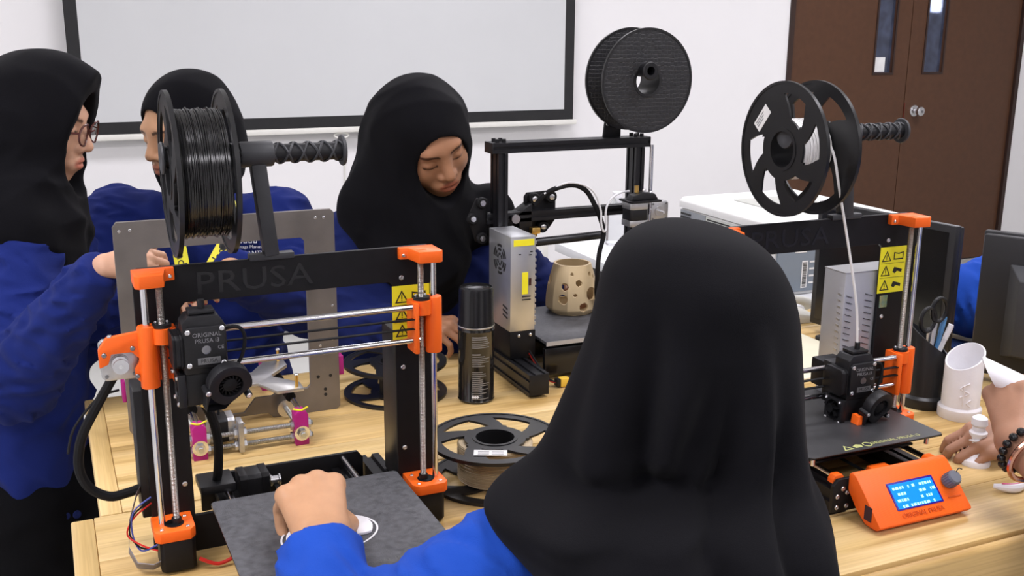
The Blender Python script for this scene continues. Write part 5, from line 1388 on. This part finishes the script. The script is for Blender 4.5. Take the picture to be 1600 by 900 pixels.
Wp = lambda x,y,z: tuple(hc + M@_v((x,y,z)))
for s in (-1,1):
    rim = [Wp(s*.032+.024*math.cos(a), .102-.004*abs(math.cos(a)), .002+.020*math.sin(a)) for a in [2*PI*k/24 for k in range(24)]]
    MB().tube(rim, .0019, 6, closed=True).build('rim', 'glasses_frame', g)
    ln = MB().add([Wp(s*.032,.101,.002)] + [Wp(s*.032+.023*math.cos(a), .1015-.004*abs(math.cos(a)), .002+.019*math.sin(a)) for a in [2*PI*k/24 for k in range(24)]], [(0,1+k,1+(k+1)%24) for k in range(24)]).build('lens', mat('lens_glass', (.9,.85,.85), .05, trans=.95, ior=1.02, alpha=.35, var=.01), g)
    MB().tube([Wp(s*.056,.098,.006), Wp(s*.072,.060,.004), Wp(s*.074,.000,.000)], .0018, 6).build('temple', 'glasses_frame', g)
MB().tube([Wp(-.009,.103,.006), Wp(0,.107,.009), Wp(.009,.103,.006)], .0017, 6).build('bridge', 'glasses_frame', g)

# ---------------- person behind the hanging black spool
armR = [(.128,2.440,1.060),(.060,2.330,.900),(.150,2.130,.960)]
armL = [(.462,2.300,1.060),(.485,2.150,.900),(.290,1.925,1.040)]
hL = Hand((.300,1.915,1.042), (-.72,-.68,.16), (.1,-.3,.95), 1, [(.1,.15,.1),(.6,1.0,.6),(.8,1.0,.7),(.9,1.0,.7)], .03, (.3,.25,.1), .82, RED)
hR = Hand((.150,2.130,.960), (.35,-.9,.1), (0,.1,1), -1, [.5,.55,.6,.6], .04, (.35,.3,.2), .92)
t, M, hc = person('person in black headscarf and blue jacket standing behind the hanging black spool', 'warm', (.282,2.378,1.255), face_dir(.78,-.62), 14, 0,
    [(armR, (.045,.038,.026)), (armL, (.045,.038,.026))], [hL, hR], hs=.98, torso=((.310,2.405,1.100),(.320,2.420,.620)))
J2 = jacket(t, 'jacket_blue', (.300,2.385,1.000), (.310,2.400,.540), ((.135,2.452,1.055),(.462,2.312,1.055)), [(armR, (.074,.068,.046)), (armL, (.074,.068,.046))], 7, rx=.185, ry=.115, rhem=.185, amp=.005)
trousers(t, (.310,2.410,.58), (.23,2.46,0), (.40,2.38,0))
hijab(t, M, hc, 9, cape=[([hc + M@_v((0,-.03,-.05)), (.305,2.398,1.100)], (.082,.075))], fold=.0018, h=.0045, open_=(.062,.084,-.014), hs=1.0)
# chest print
dn = Vector(face_dir(1,0)+(0,)).normalized()
rzj = math.atan2(dn.y, dn.x) + PI/2
pc = bpy.data.objects.new('chest_print', None); COL.objects.link(pc); pc.parent = t
pc.location = (.364,2.230,1.021); pc.rotation_euler = (math.radians(82), 0, rzj+math.radians(4))
text('print_line', 'Jabatan Tenaga Manusia', .0100, 'white_ink', pc, (0,0,0), (0,0,0), .0006)
text('print_line', 'ADTEC JERANTUT', .0135, 'white_ink', pc, (0,-.0135,0), (0,0,0), .0006)
for k in range(4):
    MB().prism([(-.004+k*.0105-.0035,.008),(-.004+k*.0105+.0035,.008),(-.004+k*.0105+.0035,.030),(-.004+k*.0105-.0035,.030)], -.0006,.0006, holes=[[(-.004+k*.0105-.0018,.0095),(-.004+k*.0105+.0018,.0095),(-.004+k*.0105+.0018,.0285),(-.004+k*.0105-.0018,.0285)]]).build('emblem_bar', 'white_ink', pc)
MB().lathe([(.006,0),(.0085,0),(.0085,.001),(.006,.001)], 20, (-.020,.018,-.0005), closed=True).build('emblem_ring', 'white_ink', pc)
# lanyard
ly = thing('lanyard', 'yellow lanyard strap with black lettering around the neck of the person behind the spool', 'lanyard', (0,0,0))
def strap(a, b, w, name, s, flip):
    a, b = Vector(a), Vector(b); n = Vector((-FH[0],-FH[1],.25)).normalized(); L = (b-a).length
    y = (a-b).normalized(); x = y.cross(n).normalized(); n = x.cross(y)
    e = bpy.data.objects.new(name, None); COL.objects.link(e); e.parent = ly
    e.matrix_world = Matrix((( x.x,y.x,n.x,b.x),(x.y,y.y,n.y,b.y),(x.z,y.z,n.z,b.z),(0,0,0,1)))
    B(-w/2,w/2,0,L,-.0006,.0006).build('strap_band', 'yellow_sticker', e)
    text('strap_lettering', 'adidas', w*.92, 'ink', e, (w*.02, L*.30 if not flip else L*.42,.0008), (0,0,-PI/2 if not flip else PI/2), .0002)
    for k, an in enumerate((-.5,0,.5)):
        MB().prism([(0,0),(.0045,.006),(.0035,.014),(0,.018),(-.0035,.014),(-.0045,.006)], .0007,.0010).xf(Matrix.Translation((0,L*.62,0)) @ Matrix.Rotation(an,4,'Z')).build('leaf_mark', 'ink', e)
    return e
strap((.232,2.245,1.075), (.240,2.190,.950), .030, 'strap', 'adidas', False)
strap((.345,2.190,1.075), (.262,2.165,.950), .030, 'strap', 'adidas', True)
def band(pts, w=.024):
    P = [Vector(p) for p in pts]; v = []; cen = Vector((.300,2.400,0))
    for i, p in enumerate(P):
        t_ = (P[min(i+1,len(P)-1)] - P[max(i-1,0)]).normalized(); n_ = (p-cen); n_.z = .10; n_.normalize(); x_ = t_.cross(n_).normalized()
        for a, b in ((-w/2,0),(w/2,0),(w/2,.0012),(-w/2,.0012)): v.append(p + x_*a + n_*b)
    f = []
    for i in range(len(P)-1): f += [(i*4+k, i*4+(k+1)%4, i*4+4+(k+1)%4, i*4+4+k) for k in range(4)]
    f += [(0,3,2,1), tuple(range(len(v)-4, len(v)))]
    return MB().add(v, f)
band([(.232,2.245,1.075),(.240,2.275,1.108),(.248,2.310,1.135),(.256,2.350,1.146)]).build('neck_band', 'yellow_sticker', ly)
band([(.345,2.190,1.075),(.346,2.215,1.105),(.346,2.270,1.132),(.346,2.330,1.146)]).build('neck_band', 'yellow_sticker', ly)

# ---------------- person leaning in behind the black gantry printer
armR = [(.585,2.165,1.020),(.560,2.085,.850),(.660,1.985,.880)]
armL = [(.890,2.110,1.020),(.990,2.130,.900),(1.070,2.030,.905)]
hR = Hand((.664,1.980,.882), (.62,-.76,.05), (-.3,-.2,.9), -1, [(.5,.7,.5),(.6,.8,.5),(.7,.9,.5),(.8,.9,.5)], .03, (.35,.3,.2), .92)
hL = Hand((1.072,2.026,.905), (-.25,-.95,.05), (.85,-.1,.5), 1, [(.3,.4,.3),(.35,.45,.3),(.4,.5,.3),(.45,.5,.3)], .03, (.4,.3,.2), .92)
t, M, hc = person('person in black headscarf looking down beside the black gantry printer', 'tan', (.712,2.035,1.256), face_dir(.82,.57), 28, 22,
    [(armR, (.045,.038,.026)), (armL, (.045,.038,.026))], [hR, hL], h=.0028, hs=1.0, torso=((.715,2.130,1.085),(.740,2.190,.620)))
jacket(t, 'jacket_navy', (.735,2.135,.985), (.740,2.180,.540), ((.590,2.170,1.030),(.890,2.115,1.030)), [(armR, (.072,.068,.046)), (armL, (.072,.066,.046))], 13, rx=.175, ry=.120, rhem=.175, amp=.005)
trousers(t, (.740,2.200,.58), (.66,2.24,0), (.83,2.21,0))
hijab(t, M, hc, 15, cape=[([hc + M@_v((0,-.06,-.03)), (.700,2.120,1.110)], (.110,.120)), ([(.640,2.150,1.075),(.860,2.085,1.080)], (.068,.075)),
    ([(.690,2.080,1.120),(.715,2.040,1.000),(.730,2.035,.940)], (.100,.085,.055)), ([(.625,2.120,1.08),(.645,2.070,1.02)], (.060,.060)), ([hc + M@_v((-.020,-.060,.000)), (.635,2.120,1.130)], (.075,.070))],
    fold=.0030, h=.0048, top=.090, open_=(.056,.080,-.020), fdir=(.3,.1,1), hs=1.0)

# ---------------- seated person in the foreground, seen from behind
armL = [(.402,.938,.918),(.218,.915,.850),(.236,1.046,.929)]
armR = [(.655,.835,.945),(.640,.985,.880),(.520,1.010,.900)]
hL = Hand((.2400,1.046,.930), (.06,.93,.30), (.05,-.30,.94), 1, [(1.05,.85,.4),(.85,.9,.4),(.95,.9,.4),(1.15,.9,.4)], .13, (.75,.55,.3), 1.12, RED)
hR = Hand((.520,1.010,.900), (-.92,.36,.12), (.1,.15,.95), -1, [(.2,.3,.2),(.25,.35,.2),(.3,.4,.2),(.3,.4,.2)], .04, (.3,.2,.1), .92)
t, M, hc = person('seated person in the foreground seen from behind in black headscarf and bright blue jacket', 'warm', (.630,.952,1.148), tuple((FH*.94-RH*.34)[:2]), 8, 0,
    [(armL, (.045,.038,.027)), (armR, (.045,.038,.026))], [hL, hR], h=.0034, hs=.95, torso=((.595,.905,1.000),(.560,.800,.560)))
jacket(t, 'jacket_bright', (.575,.870,.850), (.560,.775,.520), ((.440,.935,.893),(.650,.845,.893)), [(armL, (.066,.066,.047)), (armR, (.062,.060,.044))], 21, rx=.150, ry=.085, rhem=.140, amp=.004)
trousers(t, (.550,.720,.52), (.50,1.10,0), (.72,1.02,0), knee=((.47,1.08,.50),(.70,.99,.50)))
# draped headscarf lofted from crown to the fall over the back
rows = [(346,1050,1072,1.125),(349,1025,1098,1.125),(355,1003,1128,1.125),(366,982,1162,1.125),(385,962,1193,1.125),(415,945,1219,1.12),(450,934,1236,1.12),(490,926,1245,1.12),(530,915,1248,1.115),
        (570,900,1250,1.11),(610,884,1252,1.105),(650,866,1253,1.10),(690,848,1256,1.09),(720,828,1260,1.075),(742,800,1268,1.06),(762,770,1279,1.045),(785,752,1288,1.03),(815,766,1294,1.015),(850,800,1297,1.005),(890,838,1296,.995),(940,880,1290,.985),(1000,925,1275,.975)]
depth = [.012,.040,.062,.082,.098,.108,.113,.115,.115,.114,.112,.110,.110,.114,.120,.126,.130,.132,.132,.130,.126,.120]
def pix(x, y, dd):
    q = np.array(_F) + np.array(_R)*(x-800)/1640 + np.array(_D)*(y-450)/1640
    return _v((0,0,EYE)) + q*(dd/(q@FH))
NA, V, Fc = 128, [], []
NR = 90
yy = np.array([r[0] for r in rows], float); key = np.concatenate([[0], np.cumsum(np.sqrt(np.diff(yy)**2 + (.5*np.diff([r[1] for r in rows]))**2))])
kk = np.linspace(0, key[-1], NR)
ip = lambda a: np.interp(kk, key, a)
def smooth(a, n=2):
    for _ in range(n): a = np.concatenate([[a[0]], (a[:-2]+2*a[1:-1]+a[2:])/4, [a[-1]]])
    return a
Y_, XL_, XR_, DD_, B_ = [smooth(ip(c)) for c in (yy, [r[1] for r in rows], [r[2] for r in rows], [r[3] for r in rows], depth)]
def bumpf(u, s):
    """folds on the side facing away from the face: u across (-1 left, 1 right), s = image row"""
    g = lambda c, w: 2.1*math.exp(-((u-c)/w)**2)
    st = lambda a, b, x: min(1, max(0, (x-a)/(b-a)))
    d = 0
    lo = st(430,640,s)
    d += .013*g(-.78+.25*st(500,760,s), .16)*lo*(1-.6*st(740,800,s))           # fold falling to the left shoulder
    d -= .011*g(-.52+.26*st(500,760,s), .13)*lo*(1-.7*st(740,800,s))
    d += .010*g(-.25+.10*st(450,700,s), .15)*st(420,560,s)*(1-st(660,740,s))
    d -= .009*g(.02-.12*st(560,690,s), .12)*st(520,640,s)*(1-st(700,780,s))
    d += .014*g(.44+.02*st(500,900,s), .12)*st(470,640,s)                       # long straight fold on the right
    d -= .012*g(.24, .10)*st(520,700,s)
    d += .008*g(.78, .14)*st(520,700,s); d -= .008*g(.63, .07)*st(600,720,s)
    d -= .014*math.exp(-((s-712)/22)**2)*g(-.35,.5)                              # crease where the cloth turns over the shoulder
    d += .010*math.exp(-((s-755)/26)**2)*g(-.3,.5)
    d += .004*math.sin(5*u+s*.012)*st(760,830,s)
    d += .004*g(-.1,.4)*math.exp(-((s-440)/50)**2)
    return d
for j in range(NR):
    L_, Q_ = pix(XL_[j], Y_[j], DD_[j]), pix(XR_[j], Y_[j], DD_[j])
    c = (L_+Q_)/2; a = np.linalg.norm(Q_-L_)/2; ux = (Q_-L_)/(2*a); z = c[2]
    for i in range(NA):
        th = 2*PI*i/NA; ca, sa = math.cos(th), math.sin(th)
        p = c + ux*a*ca + FH*(B_[j]*sa)
        back = max(0, -sa)
        nrm = ux*ca*B_[j] + FH*sa*a; nrm = nrm/np.linalg.norm(nrm)
        p = p + nrm*bumpf(ca, Y_[j])*min(1, back*1.8)
        V.append(tuple(p))
for j in range(NR-1): Fc += [(j*NA+i, j*NA+(i+1)%NA, (j+1)*NA+(i+1)%NA, (j+1)*NA+i) for i in range(NA)]
Fc += [tuple(range(NA)), tuple(range((NR-1)*NA, NR*NA))[::-1]]
MB().add(V, Fc).build('hijab', 'hijab_black', t, smooth=1.2)

# ---------------- person at the right edge: two hands at work, torso out of the picture
armR = [(1.330,.520,1.080),(1.175,.730,.862),(1.200,.962,.925)]
armL = [(1.600,.640,1.080),(1.560,.900,.880),(1.372,1.075,.868)]
hR = Hand((1.203,.968,.930), (.42,.62,.62), (-.75,.10,.55), -1, [(.75,1.0,.6),(.85,1.05,.6),(.9,1.1,.6),(.95,1.1,.6)], .03, (.9,.5,.3), .98)
hL = Hand((1.368,1.080,.870), (-.88,.30,-.16), (-.15,-.45,.88), 1, [(.60,.80,.5),(.60,.80,.5),(.62,.82,.5),(.65,.85,.5)], .05, (1.0,.5,.3), .95)
t, M, hc = person('person at the right edge whose braceleted hands hold small white prints', 'brown', (1.46,.60,1.330), (-.1,1), 25, 0,
    [(armR, (.045,.040,.027)), (armL, (.045,.040,.027))], [hR, hL], h=.0034, torso=((1.465,.570,1.150),(1.470,.520,.560)))
jacket(t, 'jacket_bright', (1.465,.560,1.030), (1.470,.500,.520), ((1.330,.540,1.080),(1.600,.620,1.080)), [([armR[0],(1.235,.650,.945)], (.074,.066)), ([armL[0],(1.575,.810,.95)], (.074,.066))], 31, rx=.165, ry=.115, rhem=.165)
trousers(t, (1.470,.500,.50), (1.42,.86,0), (1.62,.84,0), knee=((1.41,.85,.50),(1.60,.83,.50)))
hijab(t, M, hc, 33, cape=[([hc, (1.465,.570,1.160)], (.10,.12)), ([(1.36,.56,1.13),(1.58,.60,1.13)], (.085,.085))], h=.007)
# bracelets: black beads and a copper bangle
br = thing('bead_bracelet', 'black bead bracelet on the wrist at the right edge', 'bracelet', (0,0,0))
ax = Vector((.03,.24,.065)).normalized(); c0 = Vector((1.1985,.948,.921))
x_, y_, z_, _ = frame_of((0,0,0), ax)
for k in range(18):
    a = 2*PI*k/18; p = c0 + (x_*math.cos(a)+y_*math.sin(a))*.0355
    MB().lathe([(.0,-.0062)]+[(.0062*math.sin(b), -.0062*math.cos(b)) for b in [PI*j/6 for j in range(1,6)]]+[(0,.0062)], 10, p, ax).build('bead', 'black_gloss', br)
MB().tube([c0 + (x_*math.cos(2*PI*k/24)+y_*math.sin(2*PI*k/24))*.0355 for k in range(24)], .0012, 5, closed=True).build('cord', 'ink', br)
c1 = c0 - ax*.020
tag(MB().tube([c1 + (x_*math.cos(2*PI*k/32)+y_*math.sin(2*PI*k/32))*.0375 for k in range(32)], .0042, 8, closed=True).build('bangle', mat('copper', (.62,.32,.22), .22, 1.0, var=.08)), 'shiny copper bangle below the black bead bracelet', 'bracelet')
# ---------------- far person bent down behind the monitors
arm6 = [(1.960,1.560,.985),(1.815,1.628,.905),(1.800,1.500,.880)]
arm7 = [(1.990,1.330,.985),(2.020,1.240,.840),(1.940,1.170,.870)]
h6 = Hand((1.800,1.498,.870), (-.3,-.95,0), (0,0,1), 1, [.4,.4,.4,.4], .04, (.4,.3,.2), .9)
h7 = Hand((1.940,1.170,.870), (-.95,.1,0), (0,0,1), -1, [.4,.4,.4,.4], .04, (.4,.3,.2), .9)
t, M, hc = person('person in bright blue leaning on the table behind the monitors at the right', 'warm', (2.010,1.430,1.215), (-1,-.2), 20, 0,
    [(arm6, (.045,.038,.026)), (arm7, (.045,.038,.026))], [h6, h7], h=.006, torso=((2.060,1.440,1.070),(2.140,1.440,.560)))
jacket(t, 'jacket_bright', (2.080,1.440,.960), (2.140,1.440,.500), ((1.985,1.545,.985),(1.995,1.340,.985)), [(arm6, (.074,.074,.048)), (arm7, (.070,.062,.046))], 41, rx=.135, ry=.105, rhem=.14, h=.007)
trousers(t, (2.16,1.44,.50), (2.06,1.36,0), (2.06,1.54,0), knee=((2.06,1.34,.50),(2.06,1.56,.50)))
hijab(t, M, hc, 43, cape=[([hc, (2.07,1.44,1.09)], (.09,.10))], h=.008)
